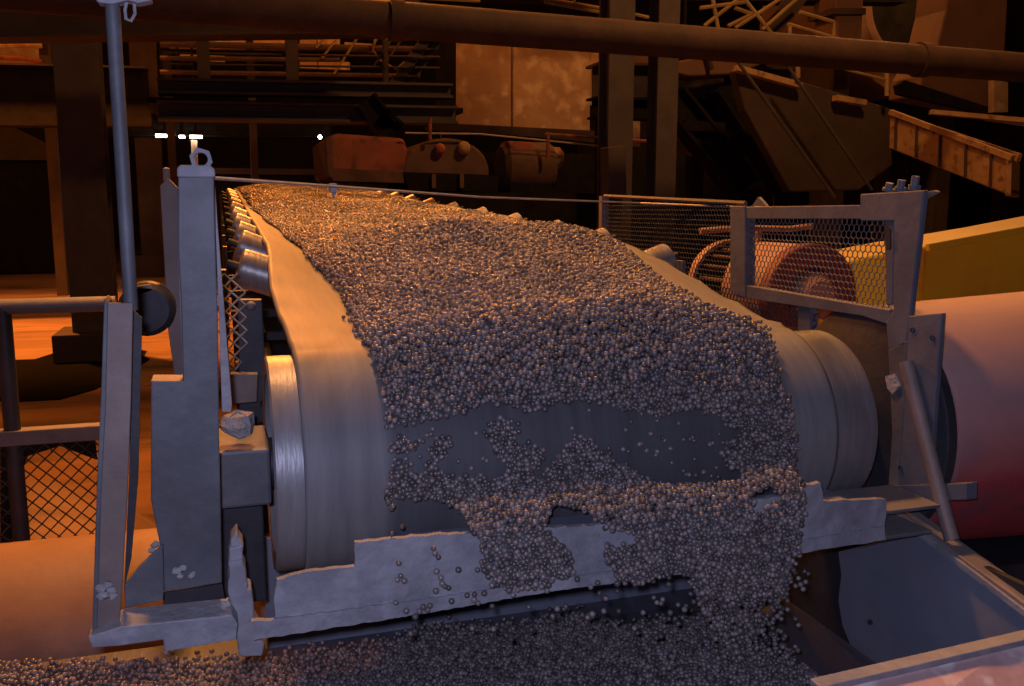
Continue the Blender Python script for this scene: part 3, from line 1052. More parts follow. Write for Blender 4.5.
spots = []
zm = lambda pts, x0, y0, k: [(x0 + a_ / k, y0 + b_ / k) for a_, b_ in pts]
spots += zm([(100, 180), (122, 178), (118, 245), (115, 268), (135, 230), (150, 218), (160, 235), (172, 228), (155, 262), (178, 275), (190, 245), (205, 262), (212, 242), (225, 230), (238, 235), (252, 212), (268, 208), (275, 190), (225, 290), (310, 228), (322, 250), (345, 250), (290, 262), (270, 270), (300, 285), (325, 285), (280, 300), (372, 308), (422, 335), (130, 303), (150, 308), (172, 300), (190, 312), (130, 350), (440, 205), (470, 200), (465, 298), (480, 305), (160, 570), (122, 598), (170, 160), (600, 168), (575, 160), (805, 185), (815, 210), (830, 240), (870, 118)], 360, 380, 3.813)
spots += zm([(170, 190), (190, 160), (265, 205), (310, 222), (318, 230), (390, 228), (415, 225), (430, 230), (425, 218), (490, 245), (500, 240), (230, 240), (222, 245), (290, 270), (340, 260), (432, 297), (345, 312), (250, 268), (160, 262), (180, 270), (105, 258), (515, 330), (525, 205), (390, 342), (400, 355), (440, 372), (470, 360), (500, 375), (525, 378), (415, 370), (285, 285), (372, 165)], 580, 380, 3.813)
spots_plate = zm([(660, 165), (665, 180), (677, 195), (542, 215), (548, 258), (537, 272), (560, 275), (670, 243), (685, 265), (745, 238), (690, 285), (700, 295), (712, 300), (668, 310), (810, 238), (722, 345), (532, 350), (567, 378), (625, 365), (612, 380), (598, 398), (775, 325), (800, 322), (798, 340), (812, 352), (833, 318), (648, 290 + 70), (640, 375)], 240, 500, 3.413)
spots_plate += zm([(247, 253), (312, 265), (290, 278), (232, 228)], 500, 500, 3.2)
spots_air = zm([(860, 362), (985, 365), (792, 438), (865, 440), (925, 475), (582, 455)], 240, 500, 3.413)
spots_air += zm([(90, 340), (183, 348), (168, 372), (210, 340), (318, 298), (338, 315), (332, 355), (380, 355), (375, 292), (400, 265), (432, 270), (458, 360), (490, 258), (540, 270), (492, 312), (502, 328), (515, 330), (520, 318), (570, 335), (590, 350), (595, 338), (545, 360), (525, 378), (540, 380), (560, 380), (570, 395), (430, 410), (440, 425), (500, 440), (515, 435), (100, 415), (35, 440), (280, 375), (295, 365), (610, 300), (620, 325), (640, 310), (690, 350), (720, 340), (745, 330), (770, 380), (820, 370), (840, 400), (900, 380), (920, 350), (850, 440), (880, 460), (860, 480), (905, 470), (930, 490), (945, 380), (955, 400), (975, 228), (985, 235), (955, 250), (962, 270), (970, 285), (945, 275), (978, 262)], 500, 500, 3.2)
for px, py in spots:
    p, s_, L1, L2 = on_front(px, py)
    loose.append((p, 'drum'))
for px, py in spots_plate:
    p = np.array(at(px, py, YL - 0.012 - PR))
    loose.append((p, 'plate'))
for px, py in spots_air:
    p = np.array(at(px, py, YL - 0.02 + random.uniform(-.02, .05)))
    loose.append((p, 'air'))
LBL = {
    'drum': ('single iron ore pellet clinging to the bare dark belt face on the pulley front', 'pellets clinging to the bare belt'),
    'plate': ('single dark pellet stuck on the face of the pale lip beam', 'pellets on the lip beam face'),
    'air': ('single pellet dropping in front of the dark chute plate below the lip beam', 'pellets dropping below the lip beam'),
    'heap': ('round ore pellet at the very front of the spill crowding over the lip beam', 'pellets at the front of the spill'),
}
# the nearest pellets of the spill make up the 300
px, py, dz = project(PF)
n_more = 300 - len(loose)
vis = (py < 600) & (py > 480)
order = np.argsort(np.where(vis, dz, 99))
pick = order[:n_more]
for i in pick:
    loose.append((PF[i], 'heap'))
PF = np.delete(PF, pick, axis=0)
stuff_pellets('pellet_spill', PF, PR * rng.uniform(0.82, 1.16, len(PF)), 'spill of ore pellets pouring over the pulley front and the pale lip beam')
for i, (p, which) in enumerate(loose):
    o = proto if i == 0 else proto.copy()
    COL.objects.link(o)
    o.location = Vector(p)
    o.scale = (PR * random.uniform(0.9, 1.15),) * 3
    o.rotation_euler = (random.uniform(0, 6), random.uniform(0, 6), random.uniform(0, 6))
    tag(o, LBL[which][0], 'pellet', LBL[which][1], 'thing')

# ---------------------------------------------------------------- idlers and conveyor frame
cfm = thing('conveyor_trestle', (XC, 4.5, 0.0), 'dark steel stringer frame carrying the idler rollers under the loaded belt', 'trestle')
for x in (0.10, 1.25):
    z0 = 1.25 + 0.0; z1 = 1.25 + SLOPE * 6
    MB().ibeam((x, 2.15, z0 - .02), (x, YEND, z1 - .02), 0.06, 0.12, 0.012).build('stringer', M_dark, cfm)
for y in (2.6, 4.4, 6.2, 8.0):
    for x in (0.10, 1.25):
        MB().box((x - .04, y - .04, 0), (x + .04, y + .04, 1.18 + SLOPE * (y - 2.15))).build('leg', M_dark, cfm)


def make_idler(A=math.radians(TROUGH)):
    root = thing('idler_set', (0, 0, 0), '', 'idler rollers', 'idler sets under the belt')
    rr = 0.052
    def roll(p, q):
        p, q = Vector(p), Vector(q)
        d = (q - p).normalized()
        pts = [p, p + d * .004, p + d * .012, q - d * .012, q - d * .004, q]
        o = MB().tube(pts, [rr * .86, rr * .97, rr, rr, rr * .97, rr * .86], 28).build('roll', M_roller, root, smooth=True)
        MB().tube([p - d * .03, q + d * .03], 0.011, 10).build('axle', M_dark, o, smooth=True)
    zc = -0.014 - rr - 0.006
    f = 0.20
    roll((-f, 0, zc), (f, 0, zc))
    for s in (-1, 1):
        x0 = s * 0.235
        n_ = Vector((0, 0, 0))
        p = Vector((x0, 0, zc + 0.012)); d = Vector((s * math.cos(A), 0, math.sin(A)))
        roll(p, p + d * 0.43)
        q = p + d * 0.47
        MB().bar(q - Vector((0, 0, .02)), (q.x + s * .004, 0, zc - .12), 0.05, 0.012, (1, 0, 0)).build('bracket', M_post, root)
    MB().box((-0.66, -0.03, zc - 0.13), (0.66, 0.03, zc - 0.105)).build('cross_bar', M_dark, root)
    return root


def copy_tree(o, parent=None):
    c_ = o.copy()
    COL.objects.link(c_)
    if parent is not None:
        c_.parent = parent
        c_.matrix_parent_inverse = o.matrix_parent_inverse
    for ch_ in list(o.children):
        copy_tree(ch_, c_)
    return c_


id0 = None
IDY = [2.52, 2.97, 3.42, 3.95, 4.5, 5.1, 5.7, 6.3, 6.9, 7.5]
IDL = ['idler set nearest the head pulley, its worn steel roll bulging beside the channel post',
       'second idler set from the head pulley, pale roll end past the pellets', 'third idler set from the head pulley, roll end showing beyond the pellet heap',
       'fourth idler set from the head pulley', 'fifth idler set from the head pulley', 'sixth idler set from the head pulley',
       'seventh idler set along the belt, half buried by pellets', 'eighth idler set along the belt, orange lit roll end', 'ninth idler set along the belt, orange lit roll end',
       'idler set farthest from the head pulley']
for i, y in enumerate(IDY):
    if i < 2:
        o = make_idler(math.radians(TROUGH) * float(sstep(1.7, 2.75, y)))
    elif i == 2:
        o = id0 = make_idler()
    else:
        o = copy_tree(id0)
    o['label'] = IDL[i]
    o.location = (XC, y, PZ + RB + SLOPE * (y - PY))

# lumps and scrap at the left of the pulley
rk = MB()
c = at(238, 424, 1.74)
random.seed(5)
rk.sphere((c.x, c.y, c.z), 0.036, 8, (1, 1, .72), 0.16)
tag(rk.build('ore_lump', M_rock), 'pale grey lump of caked ore sitting on the bearing block', 'lump', kind='thing')
cl = MB()
diamond_mesh(cl, lambda u, v: Vector((u, 2.12 + 0.03 * math.sin(v * 14) + .02 * math.sin(u * 60), v)), at(218, 300, 2.12).x, at(246, 300, 2.12).x, at(230, 398, 2.12).z, at(230, 268, 2.12).z, 0.030, 0.0022,
             keep=lambda u, v: u < at(226, 300, 2.12).x + 0.045 * math.sin(max(0, min(1, (v - 1.36) / 0.27)) * PI) + .006)
tag(cl.build('wire_mesh_scrap', M_wire), 'torn curtain of chain link wire hanging beside the channel post', 'wire mesh', kind='thing')
st = thing('idler_stand', at(252, 350, 2.15), 'dark bolted stand below the first idler roll left of the belt', 'stand')
MB().prism(polyY([(238, 300), (262, 300), (268, 420), (240, 430)], 2.2), (0, 0.04, 0)).build('plate', M_dark, st, bevel=0.002)
MB().prism(polyY([(230, 374), (258, 374), (257, 402), (232, 404)], 2.1), (0, 0.03, 0)).build('clip', M_angle, st, bevel=0.002)
c = at(251, 306, 2.19)
MB().sphere(c, 0.012, 10).build('bolt', M_post, st, smooth=True)

# ---------------------------------------------------------------- pull cord
pc = MB()
pc.tube([at(214, 178, 1.62), at(330, 186, 2.0), at(480, 197, 2.6), at(640, 203, 3.0), at(735, 207, 2.45), at(860, 209, 1.85)], 0.0035, 6)
tag(pc.build('pull_cord', M_wire, smooth=True), 'thin taut pull cord strung across above the pellets', 'cord', kind='thing')
ck = MB()
c = at(333, 187, 2.05)
ck.box((c.x - .008, c.y - .008, c.z - .012), (c.x + .008, c.y + .008, c.z + .008))
ck.tube([(c.x, c.y, c.z - .012), (c.x + .002, c.y, c.z - .024)], .004, 8)
tag(ck.build('cord_clamp', M_lip, bevel=0.002), 'small pale clamp hanging on the pull cord over the orange lit pellets', 'clamp', kind='thing')

# ---------------------------------------------------------------- right guard
XG = 1.47
gd = thing('mesh_guard', (XG, 2.1, 0.0), 'grey framed hexagonal wire mesh guard standing in front of the red motor', 'guard')
fr = MB()
fr.prism(polyX([(736, 207), (860, 205), (862, 219), (737, 219)], XG), (0.03, 0, 0))
fr.prism(polyX([(736, 285), (745, 285), (890, 310), (889, 325), (862, 316), (736, 297)], XG), (0.03, 0, 0))
fr.prism(polyX([(730, 206), (745, 206), (745, 298), (730, 292)], XG - .003), (0.036, 0, 0))
fr.prism(polyX([(884, 221), (894, 221), (892, 305), (886, 305)], XG - .002), (0.034, 0, 0))
fr.build('surround', M_guard, gd, bevel=0.002)
hx = MB()
zlo = atx(745, 292, XG).z
y0, y1 = atx(890, 250, XG).y, atx(738, 250, XG).y
ztop = atx(800, 212, XG).z
hex_mesh(hx, lambda u, v: Vector((XG + 0.015, u, v)), y0, y1, zlo - .01, ztop, 0.0185, 0.0017)
hx.build('wire_mesh', M_hexwire, gd)
lg = MB()
lg.prism(polyX([(798, 305), (810, 305), (810, 345), (798, 345)], XG + .01), (0.025, 0, 0))
lg.build('upright', M_guard, gd)
MB().prism(polyX([(758, 197), (762, 201), (766, 206), (752, 206)], XG), (0.01, 0, 0)).build('lug', M_guard, gd)
# second mesh sheet running back along the belt
gs = thing('mesh_screen', (XG, 3.0, 0.0), 'darker hexagonal mesh screen running back along the belt beside the rollers', 'guard')
hx = MB()
y2 = atx(600, 200, XG).y
hex_mesh(hx, lambda u, v: Vector((XG + 0.02, u, v)), y1 + 0.02, y2, 1.45, 1.765, 0.0185, 0.0017, keep=lambda u, v: True)
hx.build('wire_mesh', M_darkwire, gs)
MB().tube([(XG + .02, y1, 1.765), (XG + .02, y2, 1.80)], 0.007, 8).build('top_wire', M_hexwire, gs, smooth=True)
MB().box((XG, y2 - .02, 1.0), (XG + .03, y2 + .01, 1.80)).build('upright', M_angle, gs)
hx = MB()
hex_mesh(hx, lambda u, v: Vector((XG + 0.02, u, v)), atx(810, 320, XG).y, y1 + .15, 1.40, 1.505, 0.0185, 0.0017)
hx.build('skirt_mesh', M_darkwire, gs)

gp = thing('guard_post', (XG, 1.65, 0.0), 'grey steel post with a bolted top bracket beside the mesh guard', 'post')
MB().prism(polyX([(860, 194), (924, 190), (908, 330), (905, 345), (888, 350), (886, 322), (893, 310), (894, 221), (860, 221)], 1.46), (0.015, 0, 0)).build('upright', M_guard, gp, bevel=0.003)
MB().prism(polyX([(884, 224), (890, 230), (890, 250), (886, 250)], 1.455), (0.004, 0, 0)).build('slot', M_dark, gp)
for k_, (px, py, h_) in enumerate(((888, 191, 8), (900, 191, 11), (914, 190, 14))):
    p0 = atx(px, py, 1.475); p1 = atx(px + 2, py - h_, 1.475)
    b_ = MB().tube([p0, p1], 0.009, 10).build('bolt', M_guard, gp, smooth=True)
    MB().tube([p0, p0 + (p1 - p0) * .35], 0.014, 6).build('nut', M_guard, b_)
MB().prism(polyX([(916, 195), (920, 193), (934, 190), (937, 192), (930, 196), (921, 200)], 1.47), (0.012, 0, 0)).build('hook', M_guard, gp, bevel=0.002)
# lower stand
sd = thing('pulley_stand', (1.45, 1.65, 0.0), 'upright grey plate stand carrying the pulley shaft in front of the red drum', 'stand')
MB().prism(polyX([(909, 316), (942, 313), (935, 400), (930, 490), (898, 490), (905, 400)], 1.445), (0.012, 0, 0)).build('face', M_guard, sd, bevel=0.002)
MB().prism(polyX([(888, 350), (908, 340), (903, 420), (897, 490), (888, 490), (892, 430)], 1.46), (0.012, 0, 0)).build('flange', M_post, sd, bevel=0.002)
MB().prism(polyX([(886, 486), (966, 483), (966, 500), (888, 503)], 1.44), (0.03, 0, 0)).build('cross_bar', M_guard, sd, bevel=0.002)
MB().prism(polyX([(885, 376), (894, 374), (899, 386), (892, 394), (887, 388)], 1.455), (0.006, 0, 0)).build('dust_patch', M_rock, sd)
for px, py in ((913, 330), (933, 338), (901, 468)):
    c = atx(px, py, 1.445)
    MB().lathe([(-.003, 0.006), (0.002, 0.006)], (c.x, c.y, c.z), 'X', 10).add([(0, 0, 0)], []).build('bolt', M_dark, sd)
br = MB()
br.tube([atx(906, 362, 1.43), atx(926, 440, 1.43), atx(945, 515, 1.43), atx(952, 540, 1.43)], 0.0155, 14)
tag(br.build('brace_tube', M_angle, smooth=True), 'round diagonal brace tube leaning across the grey plate stand', 'brace', kind='thing')

# ---------------------------------------------------------------- red drum drive
rd = thing('red_drum', (2.0, PY, 0.0), 'huge red drum with a pink dust coat at the right edge', 'drum')
MB().lathe([(1.505, 0.0), (1.505, 0.28), (1.51, 0.288), (1.53, 0.295), (3.2, 0.37), (3.2, 0.0)], (0, PY, 1.22), 'X', 96).build('shell', M_red, rd, smooth=True)
MB().lathe([(1.478, 0.0), (1.478, 0.278), (1.482, 0.284), (1.504, 0.284), (1.504, 0.0)], (0, PY, 1.232), 'X', 64).build('end_disc', M_dark, rd, smooth=True)
MB().box((1.65, 1.6, 0), (3.1, 2.0, 0.9)).build('plinth', M_dark, rd)

# yellow guard behind it
yg = thing('yellow_guard', (2.6, 2.75, 0.0), 'bright yellow sheet metal guard behind the red drum', 'guard')
ytop0, ytop1 = at(930, 250, 2.75), at(1024, 230, 2.75)
pl = [at(838, 268, 2.95), at(852, 259, 2.95), at(925, 246, 2.72), at(1024, 229, 2.72), at(1130, 208, 2.72)]
mb = MB()
vs = []
for p in pl:
    vs += [p, Vector((p.x, p.y, 1.0)), Vector((p.x + .05, p.y + .35, p.z)), Vector((p.x + .05, p.y + .35, 1.0))]
fs = []
for i in range(len(pl) - 1):
    a_, b_ = 4 * i, 4 * (i + 1)
    fs += [(a_, a_ + 1, b_ + 1, b_), (a_, b_, b_ + 2, a_ + 2), (a_ + 2, b_ + 2, b_ + 3, a_ + 3)]
fs += [(0, 2, 3, 1), (16, 17, 19, 18)]
mb.add(vs, fs).build('shell', M_yellow, yg, bevel=0.012)
MB().bar(pl[2] + Vector((0, -.012, -.006)), pl[4] + Vector((0, -.012, -.006)), 0.02, 0.03).build('rim', M_yellow, yg, bevel=0.004)
MB().prism([at(815, 318, 2.4), at(872, 330, 2.4), at(850, 352, 2.4), at(838, 345, 2.4), at(812, 335, 2.4)], (0, 0.02, 0)).build('skirt', M_yellow, yg)

# motor behind the mesh guard
mt = thing('electric_motor', (1.9, 2.7, 0.0), 'round red motor with dusty pink shell seen through the mesh guard', 'motor')
c = at(812, 296, 2.62)
RM = 0.175
MB().lathe([(0.0, 0.0), (0.0, RM), (0.26, RM), (0.28, RM - .02), (0.28, 0)], (c.x, 2.66, c.z), 'Y', 64).build('shell', M_pinkmotor, mt, smooth=True)
MB().lathe([(0.0, RM * .5), (-0.03, RM * .55), (-0.035, RM * .99), (-0.03, RM + .004), (0.02, RM + .004)], (c.x, 2.65, c.z), 'Y', 64).build('end_bell', M_redmotor, mt, smooth=True)
MB().lathe([(0.0, 0.0), (0.0, 0.055), (0.03, 0.085), (0.09, 0.09)], (c.x, 2.57, c.z), 'Y', 48).build('hub', M_pinkmotor, mt, smooth=True)
MB().box((c.x - .15, 2.62, 0), (c.x + .15, 2.95, c.z - RM * .85)).build('pedestal', M_dark, mt)
fc = thing('fan_cowl', (1.9, 3.2, 0.0), 'slotted arched fan cowl left of the mesh guard upright', 'cowl')
c = at(733, 286, 3.5)
MB().lathe([(0.0, 0.19), (0.0, 0.205), (0.05, 0.205), (0.05, 0.19), (0, .19)], (c.x, 3.5, c.z), 'Y', 40, 0.0, PI).build('arch', M_pinkmotor, fc, smooth=True)
for k_ in range(9):
    t = PI * (0.08 + 0.84 * k_ / 8)
    MB().tube([(c.x + .17 * math.cos(t), 3.12, c.z + .17 * math.sin(t)), (c.x + .17 * math.cos(t), 3.5, c.z + .17 * math.sin(t))], 0.008, 8).build('slat', M_rustbody, fc, smooth=True)
MB().box((c.x - .2, 3.3, 0), (c.x + .2, 3.55, c.z - .1)).build('pedestal', M_black, fc)
cv = MB()
cv.tube([at(700, 231, 3.6), at(745, 228, 3.6), at(790, 229, 3.6), at(812, 226, 3.6)], 0.014, 12)
_q = at(760, 229, 3.62)
cv.box((_q.x - .012, 3.62, 0), (_q.x + .012, 3.64, _q.z))
tag(cv.build('cable_conduit', M_pinkmotor, smooth=True), 'dusty conduit above the motor behind the mesh', 'conduit', kind='thing')

# ---------------------------------------------------------------- background
def steel_column(px, Y, wd, label, ztop=13.9, base=None, m=M_column):
    x = at(px, 200, Y).x
    t = thing('steel_column', (x, Y, 0), label, 'column')
    b_ = 0.0
    if base:
        MB().box((x - base[0] / 2, Y - base[0] / 2, 0), (x + base[0] / 2, Y + base[0] / 2, base[1])).build('plinth', M_bgbrown, t, bevel=0.02)
        b_ = base[1]
    MB().box((x - wd / 2, Y - wd / 2, b_), (x + wd / 2, Y - wd / 2 + .03, ztop)).build('flange', m, t)
    MB().box((x - wd / 2, Y + wd / 2 - .03, b_), (x + wd / 2, Y + wd / 2, ztop)).build('flange', m, t)
    MB().box((x - wd * .3, Y - wd / 2 + .03, b_), (x + wd * .3, Y + wd / 2 - .03, ztop)).build('web', m, t)
    return t


steel_column(88, 11.6, 0.46, 'thick dark column on a square plinth behind the thin lamp pole', base=(0.85, 0.33))
steel_column(152, 25.5, 0.62, 'distant dark column between the lamp pole and the channel post', base=(1.2, 0.55), m=M_bgbrown)
steel_column(614, 8.6, 0.27, 'grey brown column passing behind the big pipe, left one of a pair')
steel_column(660, 8.2, 0.22, 'slimmer column of the pair behind the big pipe, standing beside the thicker one')

# horizontal pipe across the top
bp = thing('overhead_pipe', (3.5, 7.0, 3.4), 'long fat red brown pipe crossing the whole top of the view', 'pipe')
p0 = at(120, -1, 7.0); p1 = at(1080, 72, 7.0)
dirv = (p1 - p0)
MB().tube([p0 - dirv * .3, p0, p1, p1 + dirv * .1], 0.135, 32).build('shell', M_bigpipe, bp, smooth=True)
for f_ in (0.22, 0.78):
    q = p0 + dirv * f_
    MB().tube([q - dirv * .006, q + dirv * .006], 0.155, 32).build('flange', M_bigpipe, bp, smooth=True)
q = p0 + dirv * .5
MB().tube([q + Vector((0, 0, .1)), q + Vector((0, 0, 10))], 0.012, 6).build('hanger', M_black, bp)
# high beam above the pipe at the left
hb2 = MB()
hb2.ibeam(at(-60, 12, 9.5), at(420, 10, 9.5), 0.35, 0.5, 0.03)
tag(hb2.build('roof_girder', M_bgbrown), 'dark girder along the top edge above the left columns', 'girder', kind='thing')

# pale stained wall panel
pn = thing('stained_panel', at(527, 84, 13), 'tall pale stained wall panel glowing orange behind the pipe', 'panel')
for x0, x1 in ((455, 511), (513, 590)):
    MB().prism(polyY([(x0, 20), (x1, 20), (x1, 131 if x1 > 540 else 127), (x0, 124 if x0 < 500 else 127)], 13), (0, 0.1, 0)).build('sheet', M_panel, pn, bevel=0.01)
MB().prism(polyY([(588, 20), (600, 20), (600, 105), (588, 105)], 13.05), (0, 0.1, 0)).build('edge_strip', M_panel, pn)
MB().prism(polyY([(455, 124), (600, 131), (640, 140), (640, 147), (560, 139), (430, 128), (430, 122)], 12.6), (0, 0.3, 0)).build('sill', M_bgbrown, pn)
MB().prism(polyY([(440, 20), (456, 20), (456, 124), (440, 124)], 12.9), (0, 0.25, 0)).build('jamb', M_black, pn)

# left platforms
def girder(px0, py0, px1, py1, Y, ht, wd, label, m=M_bgbrown, name='girder', posts=()):
    mb_ = MB().ibeam(at(px0, py0, Y), at(px1, py1, Y), wd, ht, 0.03)
    for q_ in posts:
        q_ = at(q_, py0, Y)
        mb_.box((q_.x - .1, q_.y - .1, 0), (q_.x + .1, q_.y + .1, q_.z))
    o = mb_.build(name, m)
    return tag(o, label, 'girder', kind='thing')


girder(158, 87, 450, 92, 11.0, 0.17, 0.3, 'upper platform girder left of the stained panel', M_column)
girder(158, 111, 455, 116, 10.6, 0.2, 0.3, 'lower platform girder left of the stained panel', M_column)
pf = thing('walkway_platform', at(300, 100, 11.2), 'dark walkway platform between the two left girders', 'platform')
a0, a1 = at(150, 101, 11.2), at(455, 104, 11.2)
MB().box((a0.x, 10.8, a0.z - .06), (a1.x, 13, a0.z)).build('deck', M_black, pf)
for px in (205, 293, 386):
    p = at(px, 92, 11.3)
    MB().bar(p, (p.x, p.y, p.z + 1.0), 0.14 if px != 386 else .05, 0.14, (0, 1, 0)).build('upright', M_bgbrown, pf)
for py in (64, 53):
    MB().tube([at(170, py, 11.3), at(440, py + 4, 11.3)], 0.014, 6).build('rail', M_bgbrown, pf)
sb = thing('stair_flight', at(410, 60, 11.5), 'steep stair flight slanting up left of the stained panel', 'stairs')
for dx in (0, 12):
    MB().bar(at(392 + dx, 88, 11.4 + dx * .05), at(432 + dx, 30, 11.4 + dx * .05), 0.05, 0.12).build('stringer', M_column, sb)
for k_ in range(7):
    f_ = k_ / 6
    MB().bar(at(394 + 38 * f_, 85 - 54 * f_, 11.3), at(406 + 38 * f_, 85 - 54 * f_, 12.1), 0.2, 0.02).build('tread', M_bgbrown, sb)
for dx in (-16, -26):
    MB().tube([at(400 + dx, 66, 11.35), at(424 + dx, 30, 11.35)], .014, 6).build('rail', M_column, sb)
# back glow panels of far wall seen between beams
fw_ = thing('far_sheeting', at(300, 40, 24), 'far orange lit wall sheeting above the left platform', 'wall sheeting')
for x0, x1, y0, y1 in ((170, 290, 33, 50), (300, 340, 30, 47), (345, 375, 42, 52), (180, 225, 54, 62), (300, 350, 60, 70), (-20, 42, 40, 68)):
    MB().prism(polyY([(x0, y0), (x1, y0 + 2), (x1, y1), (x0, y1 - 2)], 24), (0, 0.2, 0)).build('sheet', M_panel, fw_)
ob = MB()
ob.ibeam(at(378, 118, 10.4), at(396, 133, 10.4), .25, .25, .03)
ob.ibeam(at(365, 100, 10.4), at(386, 128, 10.4), .25, .25, .03)
tag(ob.build('knee_brace', M_black), 'dark knee brace under the lower platform girder above the red housing', 'brace', kind='thing')
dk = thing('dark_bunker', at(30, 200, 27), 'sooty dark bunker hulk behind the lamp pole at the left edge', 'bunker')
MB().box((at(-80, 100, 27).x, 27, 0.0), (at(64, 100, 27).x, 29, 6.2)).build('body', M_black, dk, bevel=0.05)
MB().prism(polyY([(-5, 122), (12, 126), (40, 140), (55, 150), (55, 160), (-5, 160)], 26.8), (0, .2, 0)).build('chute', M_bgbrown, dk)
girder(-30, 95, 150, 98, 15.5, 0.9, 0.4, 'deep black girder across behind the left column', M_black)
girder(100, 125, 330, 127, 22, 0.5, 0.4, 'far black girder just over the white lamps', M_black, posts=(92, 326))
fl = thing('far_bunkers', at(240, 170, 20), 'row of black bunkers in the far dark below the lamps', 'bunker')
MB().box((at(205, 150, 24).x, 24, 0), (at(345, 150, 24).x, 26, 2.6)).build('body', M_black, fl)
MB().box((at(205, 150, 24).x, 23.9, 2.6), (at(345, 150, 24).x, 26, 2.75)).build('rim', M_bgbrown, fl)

# pipework and cables above the left platform
pr = thing('pipe_rack', at(300, 60, 13.5), 'rack of thin rusty pipes crossing the gaps above the left platform', 'pipe rack')
for x0, y0, x1, y1, r_ in ((160, 44, 450, 50, .045), (160, 58, 340, 60, .03), (160, 72, 420, 76, .03), (250, 34, 440, 40, .03)):
    MB().tube([at(x0, y0, 13.5), at(x1, y1, 13.5)], r_, 8).build('pipe', M_rustbody, pr, smooth=True)
for x0, y0, x1, y1 in ((316, 48, 332, 28), (322, 58, 345, 28), (334, 74, 360, 34), (372, 48, 378, 36)):
    MB().tube([at(x0, y0, 13.4), at(x1, y1, 13.4)], .018, 6).build('brace', M_rail, pr, smooth=True)
MB().tube([at(376, 30, 13.3), at(373, 50, 13.3), at(380, 60, 13.3), at(396, 69, 13.3), at(404, 62, 13.3)], .014, 6).build('cable_loop', M_rail, pr, smooth=True)
for px in (166, 250, 444):
    q = at(px, 50, 13.6)
    MB().box((q.x - .05, 13.6, 0), (q.x + .05, 13.7, q.z + .6)).build('upright', M_bgbrown, pr)
cbn = thing('conduit_bundle', at(20, 45, 20), 'bundle of pale glinting conduits at the upper left corner of the view', 'conduits')
for y0, y1, m_ in ((32, 36, M_rail), (39, 42, M_rail), (46, 46, M_panel), (57, 62, M_redbox), (66, 67, M_panel)):
    MB().tube([at(-20, y0, 20), at(22, (y0 + y1) / 2 - 1, 20), at(42, y1, 20)], .05, 6).build('conduit', m_, cbn, smooth=True)
q = at(44, 45, 20.1)
MB().box((q.x - .1, 20.1, 0), (q.x + .1, 20.3, q.z + 1.2)).build('upright', M_bgbrown, cbn)
MB().prism(polyY([(54, 41), (58, 41), (58, 56), (55, 56)], 20), (0, .1, 0)).build('tube_lamp_case', M_panel, cbn)
wd_ = thing('wedge_duct', at(740, 62, 9.6), 'brown wedge shaped duct just under the big pipe right of the columns', 'duct')
MB().prism(polyY([(672, 62), (700, 57), (765, 46), (768, 62), (735, 74), (690, 76), (672, 72)], 9.6), (0, .4, 0)).build('body', M_tank, wd_, bevel=.02)
MB().tube([at(706, 44, 9.5), at(712, 70, 9.5)], .03, 6).build('strap', M_bgbrown, wd_)

# lit lamps far back
for i, (px, py, wd, lab) in enumerate(((165, 135.5, 16, 'wide white lit lamp left of the hex nut, nearest the dark column'), (182, 136.5, 5, 'smallest white lamp, in the middle of three above the channel post'), (196, 136.5, 11, 'white lit lamp right above the hex nut, over a pale pole'))):
    p = at(px, py, 21.5)
    t = thing('bay_lamp', p, lab, 'lamp')
    hw = wd * 21.5 / 900 / 2
    MB().box((p.x - hw, p.y - .1, p.z - .035), (p.x + hw, p.y + .1, p.z + .02)).build('lens', M_lampw, t, bevel=.01)
    MB().box((p.x - hw - .02, p.y - .12, p.z + .02), (p.x + hw + .02, p.y + .12, p.z + .12)).build('housing', M_black, t)
    MB().tube([(p.x, p.y, p.z + .1), (p.x, p.y, 14.0)], .03, 6).build('hanger', M_black, t)
p = at(194, 140, 21.6)
tag(MB().tube([(p.x, p.y, 0), (p.x, p.y, p.z)], 0.07, 10).build('lamp_stanchion', M_panel), 'pale slim stanchion under the right white lamp above the hex nut', 'pole', kind='thing')
p = at(320, 137, 21.5)
t = thing('bay_lamp', p, 'tiny white lamp at the upper left corner of the red housing', 'lamp')
MB().sphere(p, .05, 8).build('lens', M_lampw, t)
MB().tube([p + Vector((0, 0, .04)), (p.x, p.y, 14.0)], .012, 6).build('hanger', M_black, t)

# rusty machine train
hm = thing('rusty_housing', at(365, 160, 9.2), 'rust red box housing at the head of the machine beyond the pellets', 'housing')
MB().prism(polyY([(328, 138), (335, 133), (404, 138), (408, 150), (404, 182), (332, 180), (326, 170)], 9.2), (0, 1.1, 0)).build('body', M_redbox, hm, bevel=0.04)
MB().prism(polyY([(324, 140), (330, 135), (334, 137), (334, 181), (327, 176)], 9.1), (0, 1.2, 0)).build('end_flange', M_rustbody, hm, bevel=0.02)
MB().prism(polyY([(332, 168), (404, 172), (404, 183), (332, 181)], 9.12), (0, .1, 0)).build('bottom_rail', M_rustbody, hm)
gm = thing('gear_casing', at(445, 165, 9.2), 'rusty round topped gear casing right of the red box housing', 'machine')
c = at(446, 172, 9.3)
MB().prism([at(446 - 44 * math.cos(t), 178 - 40 * math.sin(t) ** .8, 9.2) for t in np.linspace(0, PI, 15)], (0, 0.9, 0)).build('casing', M_rustbody, gm, bevel=0.03)
MB().prism(polyY([(404, 172), (498, 175), (498, 192), (408, 190)], 9.1), (0, 1.1, 0)).build('sump', M_black, gm)
for px in (434, 462):
    MB().prism(polyY([(px - 2, 174), (px + 2, 174), (px + 2, 188), (px - 2, 188)], 9.05), (0, .05, 0)).build('rib', M_rustbody, gm)
c = at(440, 149, 9.15)
MB().sphere(c, .06, 10).build('plug', M_redbox, gm, smooth=True)
